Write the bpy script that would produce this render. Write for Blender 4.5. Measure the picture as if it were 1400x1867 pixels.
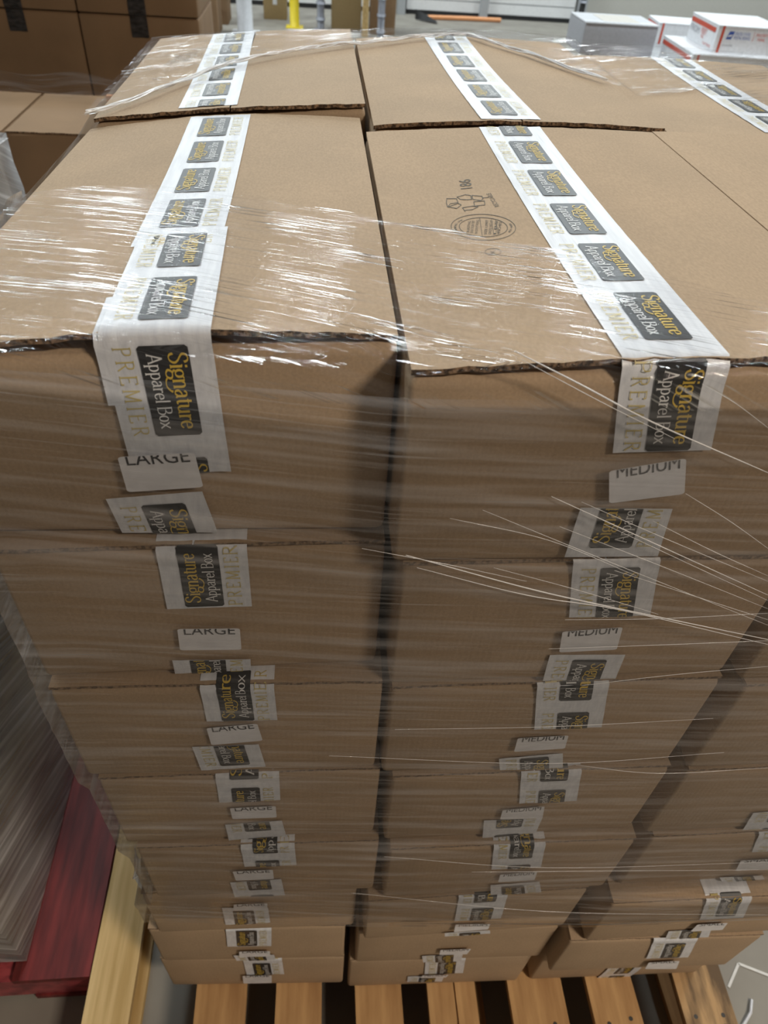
import bpy, math, random
import numpy as np
from mathutils import Vector, Matrix

for o in list(bpy.data.objects):
    bpy.data.objects.remove(o)
SC = bpy.context.scene
COL = SC.collection
random.seed(7)
RNG = np.random.default_rng(7)

# ------------------------------------------------------------------ camera
F_PX, CX, CY = 1300.0, 700.0, 933.5          # image taken as 1400 x 1867
_n = np.array([588 - CX, 2325 - CY, F_PX]); _n /= np.linalg.norm(_n)
_d = np.array([575 - CX, -285 - CY, F_PX]); _d -= _n * (_d @ _n); _d /= np.linalg.norm(_d)
_u = -_n
_x = np.cross(_d, _u)
ROT = np.stack([_x, _d, _u])                 # world = ROT @ camera(x right, y down, z forward)
H_BOX = .19
DECK = .14
ZTOP = DECK + 8 * H_BOX
CAM = np.array([0.0, -.42, ZTOP + .615 * .42])

cam = bpy.data.cameras.new('camera')
cam.sensor_fit = 'VERTICAL'
cam.sensor_height = 36.0
cam.lens = F_PX / 1867.0 * 36.0
cam.clip_start = .02
cam.clip_end = 200
cam.dof.use_dof = True
cam.dof.focus_distance = .72
cam.dof.aperture_fstop = 9.0
co = bpy.data.objects.new('camera', cam)
COL.objects.link(co)
c0, c1, c2 = ROT @ [1, 0, 0], ROT @ [0, -1, 0], ROT @ [0, 0, -1]
co.matrix_world = Matrix(((c0[0], c1[0], c2[0], CAM[0]), (c0[1], c1[1], c2[1], CAM[1]),
                          (c0[2], c1[2], c2[2], CAM[2]), (0, 0, 0, 1)))
SC.camera = co

# ------------------------------------------------------------------ world, lamps, exposure
SC.view_settings.view_transform = 'Standard'
SC.view_settings.look = 'None'
SC.view_settings.gamma = 1.0
SC.view_settings.use_curve_mapping = False
SC.view_settings.exposure = 0.0
W = bpy.data.worlds.new('hall_light')
SC.world = W
W.use_nodes = True
W.node_tree.nodes['Background'].inputs[0].default_value = (1.0, .86, .72, 1)
W.node_tree.nodes['Background'].inputs[1].default_value = .085


def lamp(x, y, z, power, sx=1.5, sy=.6, col=(.93, 1.03, 1.06)):
    l = bpy.data.lights.new('ceiling_lamp', 'AREA')
    l.shape = 'RECTANGLE'
    l.size, l.size_y = sx, sy
    l.energy = power
    l.color = col
    o = bpy.data.objects.new('ceiling_lamp', l)
    o.location = (x, y, z)
    COL.objects.link(o)


for ly, pw, sx, sy in ((3.4, 135, 1.5, .6), (11.0, 200, 1.5, .6), (19, 300, 2.4, 1.0), (27.0, 700, 3.0, 1.4)):  # far two rows oversized and boosted to raise glints on the rear film
    for lx in (-9.0, -4.6, -.2, 4.2, 8.6):
        lamp(lx, ly, 6.5, pw, sx, sy)
lamp(2.4, -2.3, 4.4, 155, .9, .5, (1.0, .86, .70))      # warmer, nearer lamp behind the viewer's right shoulder


# ------------------------------------------------------------------ pixel -> place
def ray(px, py):
    return ROT @ np.array([px - CX, py - CY, F_PX])


def onz(px, py, z):
    r = ray(px, py)
    return CAM + r * ((z - CAM[2]) / r[2])


def ony(px, py, y):
    r = ray(px, py)
    return CAM + r * ((y - CAM[1]) / r[1])


# ------------------------------------------------------------------ materials
def new_mat(name):
    m = bpy.data.materials.new(name)
    m.use_nodes = True
    nt = m.node_tree
    b = nt.nodes['Principled BSDF']
    return m, nt, b


def node(nt, t, **kw):
    n = nt.nodes.new(t)
    for k, v in kw.items():
        if k in n.inputs:
            n.inputs[k].default_value = v
        else:
            setattr(n, k, v)
    return n


def noise_col(nt, scale, c1, c2, coord='Object', stretch=(1, 1, 1), detail=4, lo=.35, hi=.65):
    tc = node(nt, 'ShaderNodeTexCoord')
    mp = node(nt, 'ShaderNodeMapping')
    mp.inputs['Scale'].default_value = stretch
    nz = node(nt, 'ShaderNodeTexNoise', Scale=scale, Detail=detail)
    rp = node(nt, 'ShaderNodeValToRGB')
    rp.color_ramp.elements[0].position = lo
    rp.color_ramp.elements[1].position = hi
    rp.color_ramp.elements[0].color = (*c1, 1)
    rp.color_ramp.elements[1].color = (*c2, 1)
    nt.links.new(tc.outputs[coord], mp.inputs['Vector'])
    nt.links.new(mp.outputs['Vector'], nz.inputs['Vector'])
    nt.links.new(nz.outputs['Fac'], rp.inputs['Fac'])
    return rp, nz


def mat_noise(name, c1, c2, scale, rough=.7, stretch=(1, 1, 1), bump=0.0, bdist=.001, detail=4, lo=.35, hi=.65, coord='Object', spec=.5):
    m, nt, b = new_mat(name)
    rp, nz = noise_col(nt, scale, c1, c2, coord, stretch, detail, lo, hi)
    nt.links.new(rp.outputs['Color'], b.inputs['Base Color'])
    b.inputs['Roughness'].default_value = rough
    b.inputs['Specular IOR Level'].default_value = spec
    if bump:
        bp = node(nt, 'ShaderNodeBump', Strength=bump, Distance=bdist)
        nt.links.new(nz.outputs['Fac'], bp.inputs['Height'])
        nt.links.new(bp.outputs['Normal'], b.inputs['Normal'])
    return m


def mat_kraft(name, c, var=.06):
    m, nt, b = new_mat(name)
    lo = tuple(v * (1 - var) for v in c)
    hi = tuple(v * (1 + var) for v in c)
    rp, nz = noise_col(nt, 420, lo, hi, stretch=(1, .5, 1), detail=3)
    rp2, nz2 = noise_col(nt, 7, (.93, .93, .93), (1.04, 1.03, 1.02), detail=3)
    mx = node(nt, 'ShaderNodeMix', data_type='RGBA', blend_type='MULTIPLY')
    mx.inputs['Factor'].default_value = 1.0
    nt.links.new(rp.outputs['Color'], mx.inputs[6])
    nt.links.new(rp2.outputs['Color'], mx.inputs[7])
    nt.links.new(mx.outputs[2], b.inputs['Base Color'])
    b.inputs['Roughness'].default_value = .78
    b.inputs['Specular IOR Level'].default_value = .25
    # fluting telegraphing through the liner
    tc = node(nt, 'ShaderNodeTexCoord')
    wv = node(nt, 'ShaderNodeTexWave', Scale=52, Distortion=.6)
    wv.bands_direction = 'X'
    nt.links.new(tc.outputs['Object'], wv.inputs['Vector'])
    ad = node(nt, 'ShaderNodeMath', operation='MULTIPLY_ADD')
    ad.inputs[1].default_value = .25
    nt.links.new(wv.outputs['Fac'], ad.inputs[0])
    nt.links.new(nz.outputs['Fac'], ad.inputs[2])
    bp = node(nt, 'ShaderNodeBump', Strength=.18, Distance=.0008)
    nt.links.new(ad.outputs[0], bp.inputs['Height'])
    nt.links.new(bp.outputs['Normal'], b.inputs['Normal'])
    return m


def mat_plain(name, c, rough=.5, metal=0.0, spec=.5):
    return mat_noise(name, tuple(v * .94 for v in c), tuple(min(1, v * 1.05) for v in c), 60, rough, spec=spec)


def mat_film(name, haze, tint=.965, rough=.14, fres=1.0, bump=.7, sx=2.2, sy=330.0, streaky=False, base=.05):
    m = bpy.data.materials.new(name)
    m.use_nodes = True
    nt = m.node_tree
    nt.nodes.clear()
    L = nt.links
    out = node(nt, 'ShaderNodeOutputMaterial')
    uv = node(nt, 'ShaderNodeUVMap')

    def nz(ax, ay, detail):
        mp = node(nt, 'ShaderNodeMapping')
        mp.inputs['Scale'].default_value = (ax, ay, 1)
        n = node(nt, 'ShaderNodeTexNoise', Scale=1.0, Detail=detail, Roughness=.6)
        L.new(uv.outputs['UV'], mp.inputs['Vector'])
        L.new(mp.outputs['Vector'], n.inputs['Vector'])
        return n
    a = nz(sx, sy, 3)
    b = nz(sx * .7, sy * .22, 2)
    c = nz(3.0, 14.0, 2)
    ad = node(nt, 'ShaderNodeMath', operation='MULTIPLY_ADD')
    ad.inputs[1].default_value = 1.6
    L.new(b.outputs['Fac'], ad.inputs[0])
    L.new(a.outputs['Fac'], ad.inputs[2])
    bp = node(nt, 'ShaderNodeBump', Strength=bump, Distance=.0005)
    L.new(ad.outputs[0], bp.inputs['Height'])
    fr = node(nt, 'ShaderNodeFresnel', IOR=1.48)
    L.new(bp.outputs['Normal'], fr.inputs['Normal'])
    fm = node(nt, 'ShaderNodeMath', operation='MULTIPLY', use_clamp=True)
    fm.inputs[1].default_value = fres
    L.new(fr.outputs[0], fm.inputs[0])
    tr = node(nt, 'ShaderNodeBsdfTransparent')
    tr.inputs['Color'].default_value = (tint, tint, tint * 1.003, 1)
    gl = node(nt, 'ShaderNodeBsdfGlossy', Roughness=rough)
    L.new(bp.outputs['Normal'], gl.inputs['Normal'])
    m1 = node(nt, 'ShaderNodeMixShader')
    L.new(fm.outputs[0], m1.inputs[0])
    L.new(tr.outputs[0], m1.inputs[1])
    L.new(gl.outputs[0], m1.inputs[2])
    if streaky:
        sk_ = node(nt, 'ShaderNodeMapRange')
        for i, v in enumerate((.52, .66, .03, 1.0)):
            sk_.inputs[i + 1].default_value = v
        L.new(a.outputs['Fac'], sk_.inputs[0])
        f2 = node(nt, 'ShaderNodeMath', operation='MULTIPLY', use_clamp=True)
        d = nz(9.0, 16.0, 2)
        pt = node(nt, 'ShaderNodeMapRange')
        for i, v in enumerate((.46, .58, .16, 1.0)):
            pt.inputs[i + 1].default_value = v
        L.new(d.outputs['Fac'], pt.inputs[0])
        f3 = node(nt, 'ShaderNodeMath', operation='MULTIPLY')
        L.new(sk_.outputs[0], f3.inputs[0])
        L.new(pt.outputs[0], f3.inputs[1])
        L.new(fm.outputs[0], f2.inputs[0])
        L.new(f3.outputs[0], f2.inputs[1])
        L.new(f2.outputs[0], m1.inputs[0])
    # milky stretched strands
    s1 = node(nt, 'ShaderNodeMapRange')
    for i, v in enumerate((.54, .76, .0, 1.0)):
        s1.inputs[i + 1].default_value = v
    L.new(a.outputs['Fac'], s1.inputs[0])
    s2 = node(nt, 'ShaderNodeMapRange')
    for i, v in enumerate((.46, .72, base, 1.0)):
        s2.inputs[i + 1].default_value = v
    L.new(b.outputs['Fac'], s2.inputs[0])
    s3 = node(nt, 'ShaderNodeMapRange')
    for i, v in enumerate((.35, .65, .45, 1.15)):
        s3.inputs[i + 1].default_value = v
    L.new(c.outputs['Fac'], s3.inputs[0])
    mu = node(nt, 'ShaderNodeMath', operation='MAXIMUM')
    L.new(s1.outputs[0], mu.inputs[0])
    L.new(s2.outputs[0], mu.inputs[1])
    m3 = node(nt, 'ShaderNodeMath', operation='MULTIPLY')
    L.new(mu.outputs[0], m3.inputs[0])
    L.new(s3.outputs[0], m3.inputs[1])
    m4 = node(nt, 'ShaderNodeMath', operation='MULTIPLY', use_clamp=True)
    m4.inputs[1].default_value = haze
    L.new(m3.outputs[0], m4.inputs[0])
    df = node(nt, 'ShaderNodeBsdfDiffuse')
    df.inputs['Color'].default_value = (.88, .88, .9, 1)
    tl = node(nt, 'ShaderNodeBsdfTranslucent')
    tl.inputs['Color'].default_value = (.88, .88, .9, 1)
    m5 = node(nt, 'ShaderNodeMixShader')
    m5.inputs[0].default_value = .4
    L.new(df.outputs[0], m5.inputs[1])
    L.new(tl.outputs[0], m5.inputs[2])
    m6 = node(nt, 'ShaderNodeMixShader')
    L.new(m4.outputs[0], m6.inputs[0])
    L.new(m1.outputs[0], m6.inputs[1])
    L.new(m5.outputs[0], m6.inputs[2])
    L.new(m6.outputs[0], out.inputs['Surface'])
    return m


M = {}
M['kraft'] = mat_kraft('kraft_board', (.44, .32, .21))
M['kraft_far'] = mat_kraft('shaded_brown_board', (.27, .172, .098))  # kraft darkened to carry the shade on the cartons behind
M['edge'] = mat_noise('corrugated_edge', (.045, .026, .014), (.30, .19, .11), 260, .9, (1, 1, 1), .8, .002, 3, .4, .62)
M['edge2'] = mat_noise('corrugated_edge_pale', (.14, .095, .06), (.34, .235, .15), 260, .9, (1, 1, 1), .6, .002, 3, .4, .62)
M['tape'] = mat_noise('white_tape', (.66, .68, .73), (.78, .80, .84), 26, .38, (6, .6, 2), .45, .0012, 4)
M['black'] = mat_plain('black_print', (.028, .028, .03), .4)
M['gold'] = mat_plain('gold_print', (.66, .46, .075), .42)
M['paleg'] = mat_plain('pale_gold_print', (.62, .51, .20), .42)
M['white'] = mat_plain('white_print', (.80, .80, .80), .42)
M['label'] = mat_plain('white_label', (.80, .80, .83), .45)
M['ink'] = mat_plain('label_ink', (.05, .05, .055), .5)
M['stamp'] = mat_plain('stamp_ink', (.10, .085, .06), .7)
M['stampfaint'] = mat_plain('faint_stamp_ink', (.22, .16, .10), .7)
M['wood'] = mat_noise('pallet_wood', (.40, .22, .09), (.62, .38, .17), 9, .8, (6, .7, 3), .3, .002, 5, .3, .7)
M['woodold'] = mat_noise('weathered_wood', (.14, .09, .05), (.52, .33, .16), 9, .85, (5, .8, 3), .4, .002, 5, .38, .62)
M['pine'] = mat_noise('pale_pine', (.56, .37, .14), (.80, .58, .28), 8, .65, (8, .5, 3), .2, .001, 4, .3, .7)
M['red'] = mat_noise('red_paint', (.085, .008, .008), (.23, .026, .024), 8, .55, (7, .8, 2), .3, .001, 5, .3, .7)
M['redworn'] = mat_noise('worn_red_paint', (.20, .03, .04), (.46, .08, .09), 14, .4, (2, 6, 2), .3, .001, 5, .35, .65)
M['nail'] = mat_plain('nail_steel', (.05, .045, .04), .6)
M['floor'] = mat_noise('concrete', (.21, .19, .165), (.30, .28, .24), 3.5, .6, (1, 1, 1), .1, .002, 8, .3, .7)
M['crack'] = mat_plain('floor_paint', (.72, .72, .70), .7)
M['film_front'] = mat_film('stretch_film', .32, .985, .09, .6, 1.2, 5.0, 330.0)
M['film_top'] = mat_film('stretch_film_top', .045, .985, .06, 2.3, 1.1, 7.0, 360.0, True)
M['film_rear'] = mat_film('stretch_film_rear', .10, .97, .11, 4.0, 2.2, 6.0, 200.0, True)
M['film_gather'] = mat_film('stretch_film_gathered', .75, .9, .12, 2.0, 2.0, 8.0, 200.0)
M['film_side'] = mat_film('stretch_film_thick', .95, .92, .2, 1.5, base=.42)
M['strand'] = mat_noise('film_strand', (.75, .75, .77), (.95, .95, .96), 40, .12, spec=.9)
M['wall'] = mat_plain('wall_paint', (.55, .54, .50), .8)
M['door'] = mat_plain('door_white', (.86, .87, .88), .45)
M['doorgrey'] = mat_plain('door_seal', (.42, .44, .46), .5)
M['rubber'] = mat_plain('black_rubber', (.015, .015, .016), .7)
M['yellow'] = mat_plain('yellow_paint', (.80, .62, .02), .45)
M['steel'] = mat_plain('grey_steel', (.22, .23, .27), .3)
M['blacktape'] = mat_noise('black_tape', (.012, .011, .011), (.05, .045, .045), 30, .22, (1, 1, 3), .8, .004)
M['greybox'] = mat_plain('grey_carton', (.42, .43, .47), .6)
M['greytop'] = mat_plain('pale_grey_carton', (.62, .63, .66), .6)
M['mail'] = mat_plain('white_mailer', (.80, .81, .84), .5)
M['mailside'] = mat_plain('mailer_side', (.62, .58, .52), .5)
M['mailred'] = mat_plain('mailer_red', (.60, .07, .03), .5)
M['mailblue'] = mat_plain('mailer_blue', (.05, .10, .38), .5)
M['orange'] = mat_plain('orange_wood', (.80, .36, .16), .6)
M['tan'] = mat_plain('tan_board', (.33, .235, .11), .7)


# ------------------------------------------------------------------ mesh helpers
class MB:
    def __init__(s):
        s.v, s.f, s.m, s.uv = [], [], [], []
        s.mats = []

    def mi(s, mat):
        if mat not in s.mats:
            s.mats.append(mat)
        return s.mats.index(mat)

    def face(s, pts, mat, uvs=None):
        k = len(s.v)
        s.v += [tuple(map(float, p)) for p in pts]
        s.f.append(tuple(range(k, k + len(pts))))
        s.m.append(s.mi(mat))
        s.uv.append(uvs)

    def box(s, lo, hi, mat):
        (a, b, c), (d, e, f) = lo, hi
        k = len(s.v)
        s.v += [(a, b, c), (d, b, c), (d, e, c), (a, e, c), (a, b, f), (d, b, f), (d, e, f), (a, e, f)]
        for q in ((0, 3, 2, 1), (4, 5, 6, 7), (0, 1, 5, 4), (1, 2, 6, 5), (2, 3, 7, 6), (3, 0, 4, 7)):
            s.f.append(tuple(k + i for i in q))
            s.m.append(s.mi(mat))
            s.uv.append(None)

    def grid(s, fn, nu, nv, mat, uvfn=None):
        k = len(s.v)
        for i in range(nu + 1):
            for j in range(nv + 1):
                s.v.append(tuple(map(float, fn(i / nu, j / nv))))
        for i in range(nu):
            for j in range(nv):
                q = [(i, j), (i + 1, j), (i + 1, j + 1), (i, j + 1)]
                s.f.append(tuple(k + a * (nv + 1) + b for a, b in q))
                s.m.append(s.mi(mat))
                s.uv.append([uvfn(a / nu, b / nv) for a, b in q] if uvfn else None)

    def tube(s, pts, r, mat, n=6):
        pts = [np.array(p, float) for p in pts]
        k = len(s.v)
        for i, p in enumerate(pts):
            t = pts[min(i + 1, len(pts) - 1)] - pts[max(i - 1, 0)]
            t /= np.linalg.norm(t)
            a = np.cross(t, [.13, .31, .94]); a /= np.linalg.norm(a)
            b = np.cross(t, a)
            rr = r[i] if isinstance(r, (list, tuple)) else r
            for j in range(n):
                w = 2 * math.pi * j / n
                s.v.append(tuple(p + rr * (a * math.cos(w) + b * math.sin(w))))
        for i in range(len(pts) - 1):
            for j in range(n):
                s.f.append((k + i * n + j, k + i * n + (j + 1) % n, k + (i + 1) * n + (j + 1) % n, k + (i + 1) * n + j))
                s.m.append(s.mi(mat)); s.uv.append(None)
        for base in (0, (len(pts) - 1) * n):
            s.f.append(tuple(k + base + j for j in range(n)))
            s.m.append(s.mi(mat)); s.uv.append(None)

    def mesh(s, name, smooth=False):
        me = bpy.data.meshes.new(name)
        me.from_pydata(s.v, [], s.f)
        for m in s.mats:
            me.materials.append(M[m])
        me.polygons.foreach_set('material_index', s.m)
        if any(u is not None for u in s.uv):
            ul = me.uv_layers.new(name='UVMap')
            flat = []
            for f, u in zip(s.f, s.uv):
                for i in range(len(f)):
                    flat += list(u[i]) if u is not None else [0.0, 0.0]
            ul.data.foreach_set('uv', flat)
        if smooth:
            me.polygons.foreach_set('use_smooth', [True] * len(s.f))
        me.update()
        return me

    def build(s, name, parent=None, smooth=False, loc=None):
        return link(name, s.mesh(name, smooth), parent, loc)


def link(name, me, parent=None, loc=None):
    o = bpy.data.objects.new(name, me)
    COL.objects.link(o)
    if parent is not None:
        o.parent = parent
    if loc is not None:
        o.location = loc
    return o


def tag(o, label=None, cat=None, group=None, kind=None):
    if label: o['label'] = label
    if cat: o['category'] = cat
    if group: o['group'] = group
    if kind: o['kind'] = kind
    return o


def empty(name, loc, rz=0.0):
    o = bpy.data.objects.new(name, None)
    o.empty_display_size = .1
    o.location = loc
    o.rotation_euler = (0, 0, rz)
    COL.objects.link(o)
    return o


# ------------------------------------------------------------------ lettering (drawn with a broad pen)
def crom(p, n):
    p = [np.array(q, float) for q in p]
    if len(p) < 3:
        return p
    q = [2 * p[0] - p[1]] + p + [2 * p[-1] - p[-2]]
    out = []
    for i in range(1, len(q) - 2):
        for k in range(n):
            t = k / n
            a, b, c, d = q[i - 1], q[i], q[i + 1], q[i + 2]
            out.append(.5 * (2 * b + (c - a) * t + (2 * a - 5 * b + 4 * c - d) * t * t + (3 * b - a - 3 * c + d) * t ** 3))
    out.append(p[-1])
    return out


def ell(cx, cy, rx, ry, n=8):
    return [(cx + rx * math.cos(2 * math.pi * i / n), cy + ry * math.sin(2 * math.pi * i / n)) for i in range(n + 1)]


def sf(x, y, w=.8):
    return [(x - w, y), (x + w, y)]


GL = {
    'S': (5.6, [[(4.7, 6.2), (4.1, 7.6), (2.7, 8.1), (1.2, 7.4), (.9, 5.9), (2.2, 4.7), (3.9, 3.6), (4.9, 2.1), (4.1, .5), (2.5, -.1), (1.1, .5), (.5, 2.0)]]),
    'i': (2.2, [[(1.1, 0), (1.1, 5)], sf(1.1, 0, .9), [(.2, 5), (1.1, 5)], [(1.1, 6.3), (1.1, 7.3)]]),
    'g': (4.6, [ell(2.2, 3.3, 1.6, 1.7), [(3.4, 4.6), (4.5, 5.1)],
                [(1.2, 1.9), (.7, 1.1), (1.7, .4), (3.5, .1), (4.3, -.9), (3.3, -2.3), (1.6, -2.4), (.4, -1.5), (.8, -.3), (1.7, .3)],
                [(3.6, -2.0), (5.6, -3.0), (8.2, -3.0), (10.2, -1.6), (10.6, -.7)]]),
    'n': (4.9, [[(1, 0), (1, 5)], sf(1, 0), [(.2, 5), (1, 5)], [(1, 3.6), (2, 4.8), (3.1, 4.9), (3.8, 3.9), (3.8, 2), (3.8, 0)], sf(3.8, 0)]),
    'a': (4.5, [[(.9, 4.1), (1.8, 5), (2.9, 4.8), (3.4, 3.8), (3.4, 2), (3.5, .7), (4.2, .1)], [(3.4, 3.0), (1.9, 2.7), (.7, 1.6), (1, .3), (2.1, 0), (3.4, 1.1)]]),
    't': (3.0, [[(1.4, 6.6), (1.4, 3), (1.4, 1.2), (1.9, .1), (2.9, .4)], [(.3, 5), (2.8, 5)]]),
    'u': (4.9, [[(.9, 5), (.9, 3), (.9, 1.3), (1.7, .1), (2.8, .2), (3.7, 1.3)], [(3.7, 5), (3.7, 0)], [(.1, 5), (.9, 5)], [(3.7, 0), (4.6, 0)]]),
    'r': (3.3, [[(1, 0), (1, 5)], sf(1, 0), [(.2, 5), (1, 5)], [(1, 3.4), (1.9, 4.7), (3.0, 4.8)], [(2.9, 4.9), (2.9, 4.2)]]),
    'e': (4.4, [[(.7, 2.7), (3.8, 2.7)], [(3.8, 2.7), (3.5, 4.4), (2.3, 5), (1, 4.2), (.6, 2.5), (1, .8), (2.3, 0), (3.9, .9)]]),
    'A': (6.0, [[(.3, 0), (2.8, 8)], [(2.8, 8), (5.5, 0)], [(1.2, 2.6), (4.6, 2.6)], sf(.4, 0, .8), sf(5.5, 0, .8)]),
    'p': (4.7, [[(1, -2.6), (1, 5)], sf(1, -2.6), [(.2, 5), (1, 5)], [(1, 4), (2.2, 5), (3.5, 4.3), (4, 2.5), (3.5, .7), (2.2, 0), (1, .8)]]),
    'l': (2.0, [[(1, 0), (1, 8.2)], sf(1, 0)]),
    'B': (5.6, [[(1, 0), (1, 8)], [(.3, 8), (2.6, 8)], [(2.6, 8), (4.0, 7.4), (4.1, 5.4), (2.7, 4.4)], [(1, 4.4), (2.7, 4.4)], [(2.7, 4.4), (4.6, 3.7), (4.9, 1.8), (3.9, .3), (2.6, 0)], [(.3, 0), (2.6, 0)]]),
    'o': (4.4, [ell(2.2, 2.5, 1.7, 2.5)]),
    'x': (4.4, [[(.5, 5), (3.9, 0)], [(3.9, 5), (.5, 0)], sf(.5, 5, .6), sf(3.9, 5, .6), sf(.5, 0, .6), sf(3.9, 0, .6)]),
    'P': (5.4, [[(1, 0), (1, 8)], sf(1, 0, .9), [(.2, 8), (2.8, 8)], [(2.8, 8), (4.3, 7.2), (4.2, 5), (2.8, 4.1)], [(1, 4.1), (2.8, 4.1)]]),
    'R': (6.0, [[(1, 0), (1, 8)], sf(1, 0, .9), [(.2, 8), (2.8, 8)], [(2.8, 8), (4.3, 7.2), (4.2, 5), (2.8, 4.2)], [(1, 4.2), (2.8, 4.2)], [(2.6, 4.2), (5.3, 0)]]),
    'E': (5.4, [[(1, 0), (1, 8)], [(.2, 8), (4.6, 8)], [(1, 4.2), (3.8, 4.2)], [(.2, 0), (4.8, 0)], [(4.6, 8), (4.6, 6.8)], [(4.8, 0), (4.8, 1.3)]]),
    'M': (7.6, [[(1, 0), (1.2, 8)], [(1.2, 8), (3.8, .6)], [(3.8, .6), (6.4, 8)], [(6.4, 8), (6.6, 0)], sf(1, 0), sf(6.6, 0)]),
    'I': (2.6, [[(1.3, 0), (1.3, 8)], sf(1.3, 0, .9), sf(1.3, 8, .9)]),
    ' ': (2.2, []),
}


def pen_quads(text, thick, thin, n, track=0.0):
    qs, x = [], 0.0
    for ch in text:
        adv, strokes = GL[ch]
        for st in strokes:
            pts = crom(st, n)
            L_, R_ = [], []
            for i, p in enumerate(pts):
                t = pts[min(i + 1, len(pts) - 1)] - pts[max(i - 1, 0)]
                t = t / (np.linalg.norm(t) + 1e-9)
                w = thin + (thick - thin) * abs(t[1]) ** 1.5
                nn = np.array([-t[1], t[0]]) * w * .5
                L_.append(p + nn); R_.append(p - nn)
            for i in range(len(pts) - 1):
                qs.append([(q[0] + x, q[1]) for q in (L_[i], R_[i], R_[i + 1], L_[i + 1])])
        x += adv + track
    return qs, x - track


def fit(qs, w, length, x0, y0, yscale=1.0):
    k = length / w
    return [[(x0 + a * k, y0 + b * k * yscale) for a, b in q] for q in qs]


PITCH, LOGO, TAPE_W = .098, .076, .077


def rrect(x0, y0, x1, y1, nx, r=.002):
    # black plate in strips so that it can bend over the box edge
    qs = []
    xs = np.linspace(x0 + r, x1 - r, nx + 1)
    qs.append([(x0, y0 + r), (x0 + r, y0), (x0 + r, y1), (x0, y1 - r)])
    for a, b in zip(xs[:-1], xs[1:]):
        qs.append([(a, y0), (b, y0), (b, y1), (a, y1)])
    qs.append([(x1 - r, y0), (x1, y0 + r), (x1, y1 - r), (x1 - r, y1)])
    return qs


_cache = {}


def logo_art(n):
    if n in _cache:
        return _cache[n]
    sg, w1 = pen_quads('Signature', 1.15, .45, n)
    ap, w2 = pen_quads('Apparel Box', .95, .38, n)
    pr, w3 = pen_quads('PREMIER', .8, .4, n, 2.0)
    art = [('black', rrect(0, .0248, LOGO, .0600, 12), .0003),
           ('gold', fit(sg, w1, .064, .006, .0455, .95), .0006),
           ('white', fit(ap, w2, .062, .007, .0305, .95), .0006),
           ('paleg', fit(pr, w3, .075, .0005, .0085, 1.0), .0003)]
    _cache[n] = art
    return art


def clip_poly(poly, axis, val, keep_ge):
    out = []
    for i in range(len(poly)):
        a, b = poly[i], poly[(i + 1) % len(poly)]
        ia = (a[axis] >= val) == keep_ge or a[axis] == val
        ib = (b[axis] >= val) == keep_ge or b[axis] == val
        if ia:
            out.append(a)
        if ia != ib:
            t = (val - a[axis]) / (b[axis] - a[axis])
            out.append((a[0] + t * (b[0] - a[0]), a[1] + t * (b[1] - a[1])))
    return out


def clip_u(poly, lo, hi, axis=0):
    if min(p[axis] for p in poly) >= lo and max(p[axis] for p in poly) <= hi:
        return poly
    poly = clip_poly(poly, axis, lo, True)
    if len(poly) >= 3:
        poly = clip_poly(poly, axis, hi, False)
    return poly if len(poly) >= 3 else None


def tape(parent, path, length, phase, flip=False, n=3, wid=TAPE_W, step=.008, wrink=.0003):
    """path(u, v) -> (point, normal); u runs along the strip, v across it."""
    mb = MB()
    nu = max(2, int(length / step))
    ph = random.random() * 9

    def fn(a, b):
        p, nn = path(a * length, b * wid)
        w = wrink * (math.sin(b * 17 + ph + 3 * math.sin(a * length * 9)) + math.sin(a * length * 160 + ph + b * 4) * .5)
        return p + nn * (.0007 + max(0, w))
    mb.grid(fn, nu, 10, 'tape')
    t = mb.build('tape_strip', parent, True)
    k0 = int(math.floor((0 - phase) / PITCH)) - 1
    k1 = int(math.ceil((length - phase) / PITCH)) + 1
    if wid < .05:
        return t
    for k in range(k0, k1 + 1):
        u0 = phase + k * PITCH
        pb = MB()
        for mat, qs, off in logo_art(n):
            for q in qs:
                if flip:
                    pq = [(u0 + LOGO - a, wid - b * wid / TAPE_W) for a, b in q]
                else:
                    pq = [(u0 + a, b * wid / TAPE_W) for a, b in q]
                pq = clip_u(pq, 0, length)
                if not pq:
                    continue
                pts = []
                for a, b in pq:
                    p, nn = path(a, b)
                    pts.append(p + nn * (.0012 + off))
                pb.face(pts, mat)
        if pb.f:
            pb.build('printed_logo', t)
    return t


def quad_path(q):
    """q: four (X, Y, Z) corners tl, tr, br, bl in the carton's own space."""
    tl, tr, br, bl = [np.array(p, float) for p in q]
    ln = .5 * (np.linalg.norm(bl - tl) + np.linalg.norm(br - tr))
    wd = .5 * (np.linalg.norm(tr - tl) + np.linalg.norm(br - bl))
    nn = np.cross(tr - tl, tl - bl); nn /= np.linalg.norm(nn)

    def path(u, v):
        a, b = u / ln, v / wd
        return (tl * (1 - b) + tr * b) * (1 - a) + (bl * (1 - b) + br * b) * a, nn
    return path, ln, wd


_txt = {}


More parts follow.
